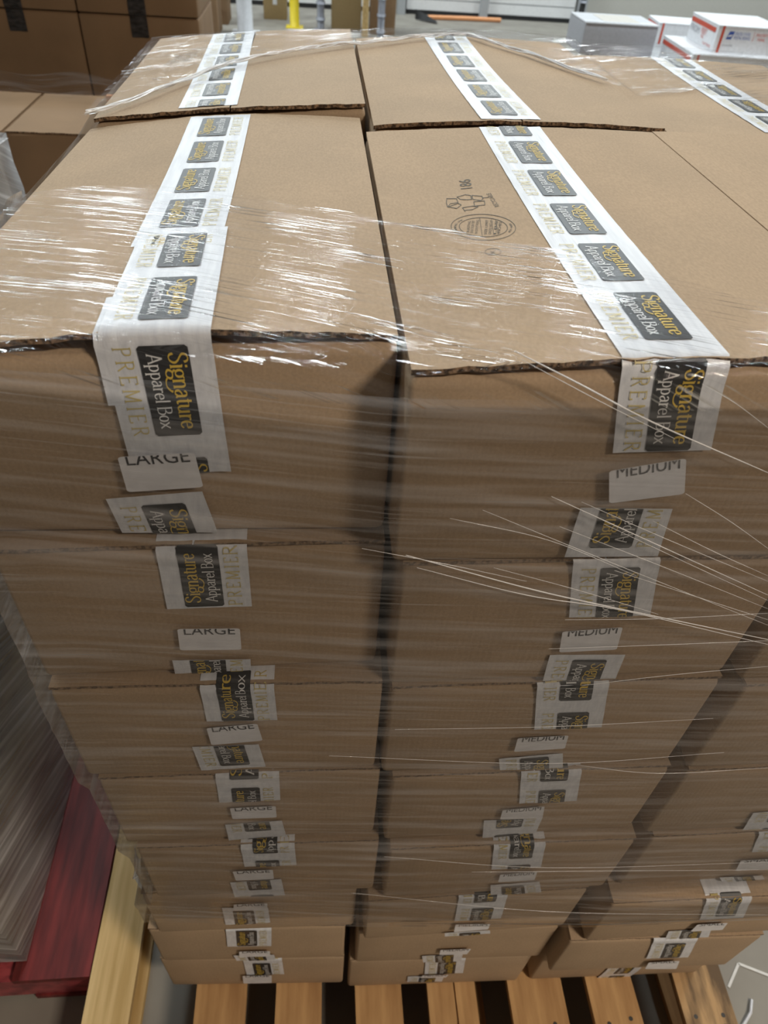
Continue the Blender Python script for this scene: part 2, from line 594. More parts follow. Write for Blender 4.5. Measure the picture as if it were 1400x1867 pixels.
def text_tris(s):
    if s in _txt:
        return _txt[s]
    cu = bpy.data.curves.new('lettering', 'FONT')
    cu.body = s
    cu.resolution_u = 3
    o = bpy.data.objects.new('lettering', cu)
    COL.objects.link(o)
    dg = bpy.context.evaluated_depsgraph_get()
    me = bpy.data.meshes.new_from_object(o.evaluated_get(dg))
    v = [(p.co.x, p.co.y) for p in me.vertices]
    me.calc_loop_triangles()
    tr = [[v[i] for i in t.vertices] for t in me.loop_triangles]
    xs = [p[0] for p in v]; ys = [p[1] for p in v]
    x0, x1, y0, y1 = min(xs), max(xs), min(ys), max(ys)
    tr = [[((p[0] - x0) / (x1 - x0), (p[1] - y0) / (y1 - y0)) for p in t] for t in tr]
    asp = (x1 - x0) / (y1 - y0)
    bpy.data.objects.remove(o)
    bpy.data.curves.remove(cu)
    bpy.data.meshes.remove(me)
    _txt[s] = (tr, asp)
    return _txt[s]


def put_text(mb, s, mapf, x0, x1, y0, y1, mat, ylim=None):
    for t in text_tris(s)[0]:
        q = [(x0 + a * (x1 - x0), y0 + b * (y1 - y0)) for a, b in t]
        if ylim is not None:
            q = clip_u(q, -9, ylim, 1)
            if not q:
                continue
        mb.face([mapf(a, b) for a, b in q], mat)


def size_label(parent, q, text, cut=.70):
    path, ln, wd = quad_path(q)
    mb = MB()
    r = .06
    out = []
    for cx_, cy_, a0 in ((1 - r, 1 - r, 0), (r, 1 - r, 90), (r, r, 180), (1 - r, r, 270)):
        for k in range(4):
            w = math.radians(a0 + 30 * k)
            out.append((cx_ + r * math.cos(w), cy_ + r * 1.6 * math.sin(w) if False else cy_ + r * math.sin(w)))
    def mp(a, b, off):
        p, nn = path((1 - b) * ln, a * wd)
        return p + nn * off
    mb.face([mp(a, b, .0046) for a, b in out], 'label')
    lb = mb.build('size_label', parent)
    tb = MB()
    hgt = .30 * .053 / max(ln, .012) * .8
    top = 1 + hgt * (1 - cut)
    put_text(tb, text, lambda a, b: mp(a, b, .0050), .10, .92, top - hgt, top, 'ink', ylim=.995)
    tb.build('label_lettering', lb)
    return lb


# ------------------------------------------------------------------ cartons
def plan(w, d, r=.005, ns=6):
    """rounded rectangle, origin at the front left corner"""
    pts = []
    cs = [(r, r, 180), (w - r, r, 270), (w - r, d - r, 0), (r, d - r, 90)]
    for i, (x, y, a) in enumerate(cs):
        for k in range(3):
            t = math.radians(a + 45 * k)
            pts.append((x + r * math.cos(t), y + r * math.sin(t)))
        nx, ny, na = cs[(i + 1) % 4]
        t = math.radians(na)
        e = (nx + r * math.cos(t), ny + r * math.sin(t))
        s0 = pts[-1]
        for k in range(1, ns):
            f = k / ns
            pts.append((s0[0] + (e[0] - s0[0]) * f, s0[1] + (e[1] - s0[1]) * f))
    return pts


def carton_body(w, d, h, corner=(0, 0, 0, 0), bulge=.003, mat='kraft'):
    """corner: extra height at front-left, front-right, back-left, back-right"""
    P = plan(w, d)
    levels = [(0, .0035), (.003, .0008), (.008, 0), (h * .25, 0), (h * .5, 0), (h * .75, 0), (h - .010, 0), (h - .004, .001), (h - .001, .0045)]
    mb = MB()
    n = len(P)
    for z, ins in levels:
        for x, y in P:
            fx, fy = min(max(x / w, 0), 1), min(max(y / d, 0), 1)
            ex = (corner[0] * (1 - fx) + corner[1] * fx) * (1 - fy) + (corner[2] * (1 - fx) + corner[3] * fx) * fy
            zz = z + ex * (z / h) if z < h - .02 else z + ex
            bx = bulge * math.sin(math.pi * z / h)
            yy = y + ins * (1 - 2 * fy) * (1 if fy in (0, 1) else abs(1 - 2 * fy)) - bx * math.sin(math.pi * fx) * (1 - fy) ** 4
            xx = x + ins * (1 - 2 * fx) * (1 if fx in (0, 1) else abs(1 - 2 * fx))
            mb.v.append((xx, yy, zz))
    for i in range(len(levels) - 1):
        for j in range(n):
            mb.f.append((i * n + j, i * n + (j + 1) % n, (i + 1) * n + (j + 1) % n, (i + 1) * n + j))
            mb.m.append(mb.mi(mat)); mb.uv.append(None)
    mb.f.append(tuple(reversed(range(n)))); mb.m.append(0); mb.uv.append(None)
    mb.f.append(tuple(range((len(levels) - 1) * n, len(levels) * n))); mb.m.append(0); mb.uv.append(None)
    return mb.mesh('body', True)


def flap_z(x, y, w, d, h, corner, lift):
    fx, fy = x / w, y / d
    ex = (corner[0] * (1 - fx) + corner[1] * fx) * (1 - fy) + (corner[2] * (1 - fx) + corner[3] * fx) * fy
    mid = 1 - abs(2 * fx - 1)
    s = max(0, min(1, mid * 1.25))
    return h + ex + lift * s ** .8 * (1 - .55 * math.sin(math.pi * min(1, max(0, fy)))) + .001


def carton_flap(side, w, d, h, corner=(0, 0, 0, 0), lift=.004, jag=.0012, seed=0, mat='kraft', ny=10, emat='edge'):
    rg = random.Random(seed)
    x0, x1 = (.001, w / 2 - .001) if side < 0 else (w / 2 + .001, w - .001)
    nx, th = 14, .0045
    jf = [rg.uniform(-jag, jag) for _ in range(nx + 1)]
    jb = [rg.uniform(-jag, jag) for _ in range(nx + 1)]
    mb = MB()
    def P(i, j, top):
        x = x0 + (x1 - x0) * i / nx
        f = j / ny
        y = .001 + f * (d - .002) + (jf[i] if j == 0 else 0) + (jb[i] if j == ny else 0)
        return (x, y, flap_z(x, y, w, d, h, corner, lift) + (th if top else 0) + (jf[i] * .3 if j == 0 else 0))
    for top in (1, 0):
        for i in range(nx):
            for j in range(ny):
                q = [P(i, j, top), P(i + 1, j, top), P(i + 1, j + 1, top), P(i, j + 1, top)]
                mb.face(q if top else q[::-1], mat)
    for i in range(nx):
        for j in (0, ny):
            mb.face([P(i, j, 0), P(i + 1, j, 0), P(i + 1, j, 1), P(i, j, 1)], emat)
    for j in range(ny):
        for i in (0, nx):
            outer = (i == 0) == (side < 0)
            mb.face([P(i, j, 0), P(i, j + 1, 0), P(i, j + 1, 1), P(i, j, 1)], mat if outer else 'edge')
    return mb.mesh('flap', False)


def top_tape_path(xa, xb, y_back, w, d, h, corner, lift, x_bot, drop, bulge=.0045):
    """strip lying on the flaps from y_back to the front edge, then down the front; xa = left edge at the
    back, xb = left edge at the front fold, x_bot = left edge at the bottom end"""
    th, R_ = .0045, .006
    def path(u, v):
        L1 = y_back - R_
        fold = R_ * math.pi / 2
        if u <= L1:
            y = y_back - u
            x = xa + (xb - xa) * (u / L1)
            z = flap_z(min(max(x + v, 0), w), max(y, 0), w, d, h, corner, lift) + th
            return np.array([x + v, y, z]), np.array([0, 0, 1.0])
        x = xb
        z0 = flap_z(min(max(x + v, 0), w), 0, w, d, h, corner, lift) + th
        if u <= L1 + fold:
            t = (u - L1) / R_
            nn = np.array([0, -math.sin(t), math.cos(t)])
            return np.array([x + v, R_ - .002, z0 - R_]) + nn * R_, nn
        s = u - L1 - fold
        f = min(1, s / max(drop, .001))
        zz = min(max((z0 - R_ - s) / h, 0), 1)
        yy = -.002 * (1 - min(1, s / .02)) - .0008 - bulge * math.sin(math.pi * zz)
        return np.array([x + (x_bot - xb) * f + v, yy, z0 - R_ - s]), np.array([0, -1.0, 0])
    return path, y_back - R_ + R_ * math.pi / 2


CART = {}


def make_carton(name_key, x0, yf, z0, w, d, h, yaw, corner, lift, label, cat, group, seed, bulge=.003):
    """origin = front left bottom corner"""
    root = empty('carton', (x0, yf, z0), yaw)
    tag(root, label, cat, group)
    link('body', carton_body(w, d, h, corner, bulge), root)
    jg, em = (.0012, 'edge') if lift > .0026 else (.0004, 'edge2')
    link('flap', carton_flap(-1, w, d, h, corner, lift, jg, seed, emat=em), root)
    link('flap', carton_flap(1, w, d, h, corner, lift, jg, seed + 50, emat=em), root)
    CART[name_key] = (root, x0, yf, z0, w, d, h, yaw, corner, lift)
    return root


def local(key, px, py):
    """pixel -> point on the carton's front face, in the carton's space"""
    root, x0, yf, z0, w, d, h, yaw, corner, lift = CART[key]
    r = ray(px, py)
    n = np.array([math.sin(yaw), -math.cos(yaw), 0])
    o = np.array([x0, yf, z0])
    t = ((o - CAM) @ n) / (r @ n)
    p = CAM + r * t - o
    c, s = math.cos(-yaw), math.sin(-yaw)
    return np.array([c * p[0] - s * p[1], -.0045, p[2]])


ORD = ['topmost', 'second', 'third', 'fourth', 'fifth', 'sixth', 'seventh', 'lowest']
# column: layer -> (left x, front y, width, yaw degrees)
L_COL = [(-.297, .034, .355, 0.0), (-.277, .016, .337, 1.5), (-.275, .006, .342, -.5), (-.265, .004, .340, 0.0), (-.252, -.002, .335, -.8),
         (-.280, .006, .338, -1.0), (-.302, .014, .346, -2.0), (-.311, .020, .357, -2.5)]
M_COL = [(.062, -.006, .366, .2), (.072, -.003, .366, .6), (.075, -.004, .366, .2), (.088, -.008, .358, 0), (.097, -.020, .358, -.2),
         (.074, -.023, .360, .4), (.066, -.008, .365, -1.5), (.056, -.003, .366, -1.5)]
R_COL = [(.4295, .004, .36, .2), (.452, -.010, .36, .4), (.462, -.014, .36, .3), (.466, -.015, .36, .2), (.480, -.020, .36, 0),
         (.466, -.046, .36, -.5), (.443, -.044, .36, -1.5), (.450, -.012, .375, -1.2)]
DEP = .553


def build_columns():
    for col, rows, word, size in (('L', L_COL, 'left', 'LARGE'), ('M', M_COL, 'middle', 'MEDIUM'), ('R', R_COL, 'right', 'SMALL')):
        for k, (x, y, w, a) in enumerate(rows):
            z = ZTOP - H_BOX * (k + 1)
            corner = (0, 0, 0, 0)
            lift = .0012
            hh = H_BOX - .0095
            if k == 0:
                corner = {'L': (-.014, .008, -.032, -.004), 'M': (.004, .017, .002, .016), 'R': (.016, .010, .015, .008)}[col]
                lift = {'L': .011, 'M': .006, 'R': .004}[col]
            if col == 'R' and k < 3:
                lab = 'plain kraft carton, %s of the front right column, taped shut' % ORD[k]
            else:
                lab = 'kraft carton marked %s, %s in the front %s column' % (size, ORD[k], word)
            make_carton('%s%d' % (col, k + 1), x, y, z, w, .597 if (col, k) == ('L', 0) else DEP, hh, math.radians(a), corner, lift, lab, 'carton',
                        'cartons in the front %s column' % word, k * 7 + ord(col), .004 if k else .002)


FRONT = {  # top tape piece, size label, bottom tape piece: pixel corners tl, tr, br, bl; phase and direction of the print
    'L1': (None, [(218, 820), (357, 812), (373, 875), (236, 884)], [(195, 902), (370, 888), (400, 975), (232, 990)], 0, 0, .010, 0),
    'L2': ([(281, 988), (443, 975), (463, 1088), (305, 1097)], [(325, 1133), (438, 1132), (441, 1171), (330, 1172)], [(315, 1196), (457, 1194), (460, 1232), (325, 1240)], -.006, 1, -.030, 1),
    'L3': ([(362, 1240), (495, 1226), (507, 1300), (377, 1303)], [(378, 1314), (470, 1306), (480, 1337), (387, 1345)], [(351, 1354), (472, 1349), (485, 1390), (368, 1397)], -.020, 1, -.030, 0),
    'L4': ([(390, 1400), (505, 1392), (513, 1447), (400, 1453)], [(420, 1461), (503, 1457), (505, 1478), (425, 1481)], [(411, 1496), (514, 1489), (522, 1517), (418, 1525)], .025, 1, -.050, 0),
    'L5': ([(436, 1527), (534, 1517), (541, 1568), (446, 1570)], [(425, 1577), (498, 1574), (500, 1591), (431, 1594)], [(420, 1602), (513, 1596), (520, 1627), (429, 1630)], .040, 1, -.040, 0),
    'L6': (None, [(427, 1638), (488, 1636), (488, 1647), (427, 1650)], [(405, 1649), (489, 1648), (493, 1676), (412, 1680)], 0, 0, .012, 1),
    'L7': ([(410, 1686), (492, 1678), (494, 1716), (415, 1718)], [(437, 1725), (493, 1724), (493, 1734), (437, 1735)], [(426, 1736), (500, 1735), (503, 1744), (432, 1746)], .0, 1, -.02, 0),
    'L8': ([(443, 1747), (515, 1744), (517, 1769), (450, 1769)], [(443, 1770), (496, 1769), (496, 1783), (445, 1784)], None, .02, 1, 0, 0),
    'M1': (None, [(1104, 845), (1243, 822), (1240, 887), (1104, 904)], [(1055, 917), (1222, 920), (1195, 1006), (1026, 1008)], 0, 0, -.030, 1),
    'M2': ([(1046, 1018), (1206, 1014), (1185, 1105), (1036, 1113)], [(1021, 1138), (1130, 1130), (1119, 1171), (1015, 1176)], [(1000, 1186), (1137, 1186), (1115, 1238), (985, 1240)], .002, 0, .008, 0),
    'M3': ([(979, 1246), (1112, 1240), (1096, 1312), (973, 1318)], [(941, 1333), (1033, 1328), (1026, 1352), (934, 1358)], [(908, 1376), (1024, 1366), (1019, 1403), (906, 1408)], -.050, 0, .004, 0),
    'M4': ([(950, 1408), (1061, 1404), (1050, 1449), (946, 1454)], [(914, 1465), (990, 1458), (986, 1480), (909, 1482)], [(881, 1489), (987, 1484), (975, 1512), (878, 1522)], -.060, 0, -.05, 1),
    'M5': ([(905, 1529), (1000, 1522), (988, 1570), (895, 1577)], [(910, 1583), (977, 1578), (972, 1593), (906, 1597)], [(893, 1607), (982, 1601), (980, 1630), (890, 1633)], -.040, 0, .01, 1),
    'M6': ([(835, 1637), (921, 1634), (911, 1668), (829, 1668)], [(829, 1675), (892, 1674), (888, 1684), (826, 1689)], [(810, 1695), (892, 1690), (883, 1716), (803, 1721)], -.055, 0, .005, 0),
    'M7': (None, [(802, 1722), (858, 1720), (850, 1730), (800, 1731)], [(769, 1737), (843, 1734), (840, 1748), (771, 1749)], 0, 0, -.01, 0),
    'M8': ([(774, 1753), (847, 1749), (843, 1767), (774, 1768)], [(770, 1769), (817, 1768), (812, 1773), (766, 1774)], [(743, 1775), (810, 1773), (805, 1784), (742, 1785)], .01, 0, .01, 0),
    'R4': (None, None, [(1370, 1475), (1475, 1468), (1455, 1506), (1347, 1511)], 0, 0, -.04, 0),
    'R5': ([(1381, 1520), (1478, 1512), (1462, 1540), (1370, 1545)], [(1346, 1558), (1420, 1554), (1412, 1573), (1336, 1577)], [(1303, 1600), (1391, 1586), (1375, 1612), (1303, 1613)], -.06, 0, -.02, 0),
    'R6': ([(1287, 1640), (1371, 1634), (1355, 1665), (1275, 1668)], [(1268, 1675), (1323, 1672), (1313, 1685), (1255, 1688)], [(1217, 1692), (1295, 1687), (1282, 1709), (1205, 1712)], -.012, 0, .0, 0),
    'R7': ([(1187, 1716), (1269, 1711), (1253, 1738), (1178, 1739)], [(1180, 1745), (1236, 1742), (1230, 1757), (1173, 1757)], None, .015, 0, 0, 0),
    'R8': ([(1098, 1768), (1158, 1765), (1150, 1778), (1090, 1780)], None, None, -.03, 0, 0, 0),
}


def tape_columns():
    for key, (tt, lb, bt, ph1, fl1, ph2, fl2) in FRONT.items():
        root, x0, yf, z0, w, d, h, yaw, corner, lift = CART[key]
        big = key in ('L1', 'M1', 'L2', 'M2')
        n = 4 if big else 2
        if tt:
            q = [local(key, *p) for p in tt]
            wid = .5 * (np.linalg.norm(q[1] - q[0]) + np.linalg.norm(q[2] - q[3]))
            wid = min(max(wid, .066), .084)
            xt, xb = min(q[0][0], w - wid - .004), min(q[3][0], w - wid - .004)
            ztop = h + corner[0] + .006
            drop = max(.015, ztop - .5 * (q[2][2] + q[3][2]))
            back = .09
            path, fold = top_tape_path(xt, xt, back, w, d, h, corner, lift, xb, drop)
            tape(root, path, fold + drop, fold + ph1, bool(fl1), n, wid)
        if bt:
            q = [local(key, *p) for p in bt]
            q[2][2] = max(q[2][2], .004); q[3][2] = max(q[3][2], .004)
            if q[1][2] - q[2][2] < .006 or q[0][2] - q[3][2] < .006:
                q[0][2] = q[3][2] + .02; q[1][2] = q[2][2] + .02
            path, ln, wd = quad_path(q)
            tape(root, path, ln, ph2, bool(fl2), n, wd)
        if lb:
            q = [local(key, *p) for p in lb]
            for i, j in ((0, 3), (1, 2)):
                if q[i][2] - q[j][2] < .012:
                    q[i][2] = q[j][2] + .012
            size_label(root, q, {'L': 'LARGE', 'M': 'MEDIUM', 'R': 'SMALL'}[key[0]])


def long_tape(key, x_front, x_back, y_back, phase_from_fold, flip, drop, x_bot, n=4, y_front=None):
    root, x0, yf, z0, w, d, h, yaw, corner, lift = CART[key]
    path, fold = top_tape_path(x_back, x_front, y_back, w, d, h, corner, lift, x_bot, drop)
    if y_front is None:
        tape(root, path, fold + drop, fold + phase_from_fold, flip, n)
    else:
        tape(root, path, y_back - y_front, fold + phase_from_fold, flip, n)


build_columns()
tape_columns()
# the tall front left carton: a rear strip printed one way, the front strip laid over its end the other way
rx = -.297
long_tape('L1', -.160 - rx, -.163 - rx, .59, -.288, True, .0, -.15 - rx, 4, .165)
p_ = CART['L1']
_pth, _fold = top_tape_path(-.158 - rx, -.151 - rx, .205, p_[4], p_[5], p_[6], p_[8], p_[9] + .0012, -.147 - rx, .118)
tape(p_[0], _pth, _fold + .118, _fold + .004, False, 5)
_pth, _fold = top_tape_path(-.158 - rx, -.1545 - rx, .06, p_[4], p_[5], p_[6], p_[8], p_[9] - .0004, -.154 - rx, .050)
tape(p_[0], _pth, _fold + .050, -.20, False, 2, .03)
mx0 = .062
long_tape('M1', .208 - mx0, .203 - mx0, .55, -.006, False, .071, .221 - mx0, 5)
long_tape('R1', .604 - .436, .600 - .436, .55, -.01, False, .06, .604 - .436, 3)

# printing on the front middle carton's left flap: number, recycling mark, round certificate, small circled letter
def top_print(key, build, name='box_maker_stamp'):
    root, x0, yf, z0, w, d, h, yaw, corner, lift = CART[key]
    def mp(px, py):
        z = ZTOP + .002
        for _ in range(3):
            p = onz(px, py, z) - np.array([x0, yf, z0])
            z = z0 + flap_z(min(max(p[0], 0), w), min(max(p[1], 0), d), w, d, h, corner, lift) + .0045
        return np.array([p[0], p[1], z - z0 + .0004])
    mb = MB()
    build(mb, mp)
    return mb.build(name, root)


def stroke(mb, pts, wd, mp, mat, closed=False):
    pts = [np.array(p, float) for p in pts]
    if closed:
        pts = pts + [pts[0]]
    for a, b in zip(pts[:-1], pts[1:]):
        t = b - a
        t = t / (np.linalg.norm(t) + 1e-9)
        nn = np.array([-t[1], t[0]]) * wd * .5
        e = t * wd * .3
        mb.face([mp(*(q)) for q in (a + nn - e, a - nn - e, b - nn + e, b + nn + e)], mat)


def stamp(mb, mp):
    S_ = 'stamp'
    q = lambda X, Y: (780 + X / 7.0, 300 + Y / 7.0)
    # 186, read turned a quarter
    def tmap(a, b):
        # a along the reading direction (up the picture), b = letter height direction (to the left)
        x = 585 - 150 * (b) - 30 * a
        y = 305 - 115 * a - 0 * b
        return mp(*q(x, y + 15 * b))
    put_text(mb, '186', tmap, 0, 1, 0, 1, S_)
    for poly in ([(255, 440), (380, 440), (400, 490), (300, 505), (265, 545), (250, 490)], [(270, 545), (380, 565), (440, 520), (400, 500)],
                 [(385, 420), (490, 390), (560, 400), (575, 450), (520, 455), (430, 450)], [(575, 400), (705, 410), (720, 440), (690, 465), (590, 450)],
                 [(600, 480), (735, 470), (742, 520), (610, 535)], [(455, 555), (590, 535), (655, 545), (580, 580), (480, 590)]):
        stroke(mb, [q(*p) for p in poly], 1.0, mp, S_, True)
    stroke(mb, [q(705, 432), q(790, 425)], .9, mp, S_)
    stroke(mb, [q(455, 555), q(490, 605)], 1.1, mp, S_)
    def rmap(a, b):
        return mp(*q(925 - 110 * a - 55 * b + 0, 540 - 170 * a + 8 * b))
    put_text(mb, 'RECYCLABLE', rmap, 0, 1, 0, 1, S_)
    def oval(cx, cy, rx_, ry_, wd, tilt=.03, n=40):
        stroke(mb, [q(cx + rx_ * math.cos(t), cy + ry_ * math.sin(t) + tilt * rx_ * math.cos(t)) for t in [2 * math.pi * i / n for i in range(n)]], wd, mp, S_, True)
    oval(720, 805, 412, 165, .9)
    oval(720, 805, 308, 122, .9)
    oval(840, 1120, 102, 42, .9, .0, 20)
    def line(x0, frac, words, w_):
        yr = 118 * math.sqrt(max(0, 1 - ((x0 - 720) / 312) ** 2)) * frac
        def m2(a, b):
            return mp(*q(x0 + w_ * (1 - b) - 45 * (.5 - a) * .6, 805 + yr - 2 * yr * a + (x0 - 720) * .03))
        put_text(mb, words, m2, .06, .94, 0, 1, S_)
    for x0, words in ((515, 'BURSTING'), (565, 'EDGE CRUSH TEST'), (620, 'MIN COMB WT FACINGS'), (740, 'SIZE LIMIT'), (795, 'GROSS WT LT'), (860, 'LBS'), (910, 'INCHES')):
        line(x0, .9, words, 34)
    for x0 in (690, 838, 895):
        yr = 112 * math.sqrt(1 - ((x0 - 720) / 312) ** 2)
        stroke(mb, [q(x0 + 15, 805 + yr), q(x0 - 15, 805 - yr)], .7, mp, S_)
    def ring(words, xc, dirn):
        n = len(words)
        for i, ch in enumerate(words):
            if ch == ' ':
                continue
            t = math.radians(180 + dirn * (i - n / 2) * 5.2) if xc < 0 else math.radians(dirn * (i - n / 2) * 5.2)
            ccx, ccy = 720 + 360 * math.cos(t), 805 + 143 * math.sin(t)
            put_text(mb, ch, lambda a, b: mp(*q(ccx + 26 * (.5 - b), ccy + 14 * (.5 - a))), 0, 1, 0, 1, S_)
    ring('BOX CERTIFICATE', -1, -1)
    ring('BOX MAKER', 1, -1)
    put_text(mb, 'K', lambda a, b: mp(*q(840 + 30 - 60 * b, 1120 + 20 - 40 * a)), 0, 1, 0, 1, S_)


top_print('M1', stamp)

# rear row: three cartons that show on top, plain copies underneath
REAR = {'RL': (-.292, .637, .357, .553, 0.0, (-.024, .008, -.030, .002), .004),
        'RM': (.070, .563, .380, .553, 0.0, (.002, .013, 0, .010), .007),
        'RR': (.462, .575, .37, .500, 0.0, (.004, .002, .0, 0), .003)}
for key, lab in (('RL', 'topmost kraft carton of the rear left column, taped lengthwise'),
                 ('RM', 'topmost kraft carton of the rear middle column, open raised front flap edge'),
                 ('RR', 'topmost kraft carton of the rear right column, half under film')):
    x, y, w, d, a, cr, lf = REAR[key]
    make_carton(key, x, y, ZTOP - H_BOX, w, d, H_BOX - .006, a, cr, lf, lab, 'carton', 'cartons on top of the rear row', 300 + len(key) + ord(key[1]), .001)
long_tape('RL', -.182 + .292, -.192 + .292, .548, -.150, False, .0, 0, 3, .012)
long_tape('RM', .208 - .070, .195 - .070, .548, -.105, True, .0, 0, 3, .007)
long_tape('RR', .603 - .462, .612 - .462, .495, -.11, False, .0, 0, 3, .020)


def faint(mb, mp):
    for (x, y, w_, t) in ((302, 118, 46, 'CERTIFIED'), (318, 108, 40, 'RECYCLE')):
        put_text(mb, t, lambda a, b: mp(x + w_ * a + 4 * b, y - 8 * a - 7 * b), 0, 1, 0, 1, 'stampfaint')
    put_text(mb, 'LOT', lambda a, b: mp(279 + 18 * a, 146 - 2 * a - 5 * b), 0, 1, 0, 1, 'stampfaint')


top_print('RL', faint)
_bm = carton_body(.36, .545, H_BOX - .004, bulge=.001)
_fl = [carton_flap(s, .36, .545, H_BOX - .0085, lift=.0, seed=3) for s in (-1, 1)]
_bm2 = carton_body(.36, .545, H_BOX - .0085, bulge=.001)
for ci, (bx, word) in enumerate(((-.293, 'left'), (.075, 'middle'), (.455, 'right'))):
    for k in range(1, 8):
        r_ = empty('carton', (bx + random.uniform(-.003, .003), .590 + random.uniform(-.006, .006), ZTOP - H_BOX * (k + 1)))
        tag(r_, 'kraft carton in the rear %s column, %s from the top, hidden behind the front row' % (word, ORD[k]), 'carton', 'lower cartons of the rear %s column' % word)
        link('body', _bm2, r_)
        for f_ in _fl:
            link('flap', f_, r_)

# ------------------------------------------------------------------ pallet under the stack
FLOOR = MB()
FLOOR.box((-14, -8, -.1), (16, 40, 0), 'floor')
tag(FLOOR.build('floor'), kind='structure')


def board_mesh(w, l, t, mat, seed, crack=None, nx=4, ny=8):
    rg = random.Random(seed)
    mb = MB()
    jx = [[rg.uniform(-.002, .002) for _ in range(ny + 1)] for _ in range(2)]
    def P(i, j, top):
        x = w * i / nx
        if i == 0: x += jx[0][j]
        if i == nx: x += jx[1][j]
        return (x, l * j / ny, (t if top else 0) + (rg.uniform(-.0005, .0005)))
    V = {}
    for top in (0, 1):
        for i in range(nx + 1):
            for j in range(ny + 1):
                V[i, j, top] = len(mb.v)
                mb.v.append(P(i, j, top))
    def add(q):
        mb.f.append(tuple(V[a] for a in q)); mb.m.append(mb.mi(mat)); mb.uv.append(None)
    for i in range(nx):
        for j in range(ny):
            add([(i, j, 1), (i + 1, j, 1), (i + 1, j + 1, 1), (i, j + 1, 1)])
            add([(i, j, 0), (i, j + 1, 0), (i + 1, j + 1, 0), (i + 1, j, 0)])
        add([(i, 0, 0), (i + 1, 0, 0), (i + 1, 0, 1), (i, 0, 1)])
        add([(i + 1, ny, 0), (i, ny, 0), (i, ny, 1), (i + 1, ny, 1)])
    for j in range(ny):
        add([(0, j + 1, 0), (0, j, 0), (0, j, 1), (0, j + 1, 1)])
        add([(nx, j, 0), (nx, j + 1, 0), (nx, j + 1, 1), (nx, j, 1)])
    return mb.mesh('deck_board')


pal = empty('pallet', (.31, .5, 0))
tag(pal, 'pale wooden pallet carrying the tall stack of wrapped cartons', 'pallet')
PX, PY = .31, .5
YF, YB = -.165, 1.13
boards = [(-.262, .104, 0, 'wood'), (-.096, .096, 0, 'wood'), (.070, .100, 0, 'wood'), (.226, .055, 0, 'wood'), (.287, .042, -.004, 'wood'), (.400, .118, 0, 'wood'),
          (.573, .104, 0, 'wood'), (.768, .112, -.035, 'woodold')]
def nail(mb, x, y, z):
    mb.tube([(x, y, z - .004), (x, y, z + .0006)], .0045, 'nail', 8)


for i, (bx, bw, a, mt) in enumerate(boards):
    o = link('deck_board', board_mesh(bw, YB - YF, .018, mt, i), pal, (bx - PX, YF - PY, DECK - .0196))
    o.rotation_euler = (0, 0, a)
    nb = MB()
    for yy in (.045, .065, .62, 1.22):
        for xx in (.25, .72):
            nail(nb, bw * xx + random.uniform(-.005, .005), yy + random.uniform(-.006, .006), .018)
    nb.build('nail', o)
for y0 in (-.150, .45, 1.06):
    s = MB()
    s.box((-.262, y0, .018), (.885, y0 + .042, DECK - .018), 'wood')
    for v in range(len(s.v)):
        s.v[v] = (s.v[v][0] - PX, s.v[v][1] - PY, s.v[v][2])
    s.build('stringer', pal)
for i, bx in enumerate((-.262, .27, .79)):
    link('bottom_board', board_mesh(.095, YB - YF, .018, 'wood', 40 + i), pal, (bx - PX, YF - PY, 0))
# scraps on the floor beside the pallet
sm = MB()
sm.tube([(.955, -.10, .004), (.985, -.075, .007), (1.0, -.05, .005)], .0035, 'tape', 6)
tag(sm.build('paper_scrap'), 'tiny white curled scrap on the floor beside the pallet corner', 'scrap')
fl_ = MB()
for a, b in (((1328, 1800), (1346, 1757)), ((1346, 1757), (1420, 1786))):
    A, B = onz(*a, .0), onz(*b, .0)
    t = (B - A) / np.linalg.norm(B - A)
    nn = np.array([-t[1], t[0], 0]) * .003
    fl_.face([A + nn + [0, 0, .0015], A - nn + [0, 0, .0015], B - nn + [0, 0, .0015], B + nn + [0, 0, .0015]], 'crack')
tag(fl_.build('floor_marking'), kind='structure')

# ------------------------------------------------------------------ pale skid board beside the pallet
sk = empty('wooden_skid', (-.437, .6, 0))
tag(sk, 'narrow pale yellow pine skid lying between red pallet and carton stack', 'skid')
link('top_board', board_mesh(.092, 1.5, .02, 'pine', 77), sk, (-.047, -.9, .12))
link('bottom_board', board_mesh(.092, 1.5, .018, 'pine', 78), sk, (-.047, -.9, 0))
for yy in (-.1, .52):
    b = MB(); b.box((-.04, yy, .018), (.04, yy + .09, .12), 'pine'); b.build('block', sk)

# ------------------------------------------------------------------ red pallet with a wrapped load, left
rp = empty('pallet', (-1.08, .62, 0))
tag(rp, 'red painted pallet under the hazy wrapped load at the left edge', 'pallet')
for i, bx in enumerate((-.645, -.82, -.99, -1.17, -1.35, -1.53, -1.69)):
    link('deck_board', board_mesh(.158 if i == 0 else .135, 1.16, .02, 'red', 90 + i), rp, (bx + 1.08, .046 - .62, DECK - .0212))
for y0 in (.05, .6, 1.16):
    s = MB(); s.box((-.61, y0 - .62, .02), (.59, y0 + .04 - .62, DECK - .02), 'redworn'); s.build('stringer', rp)
for i, bx in enumerate((-.63, -1.1, -1.69)):
    link('bottom_board', board_mesh(.12, 1.16, .018, 'red', 110 + i), rp, (bx + 1.08, .046 - .62, 0))
LX0, LX1, LY0, LY1, LZ = -1.66, -.632, .09, 1.20, 1.43
lh = (LZ - DECK) / 5
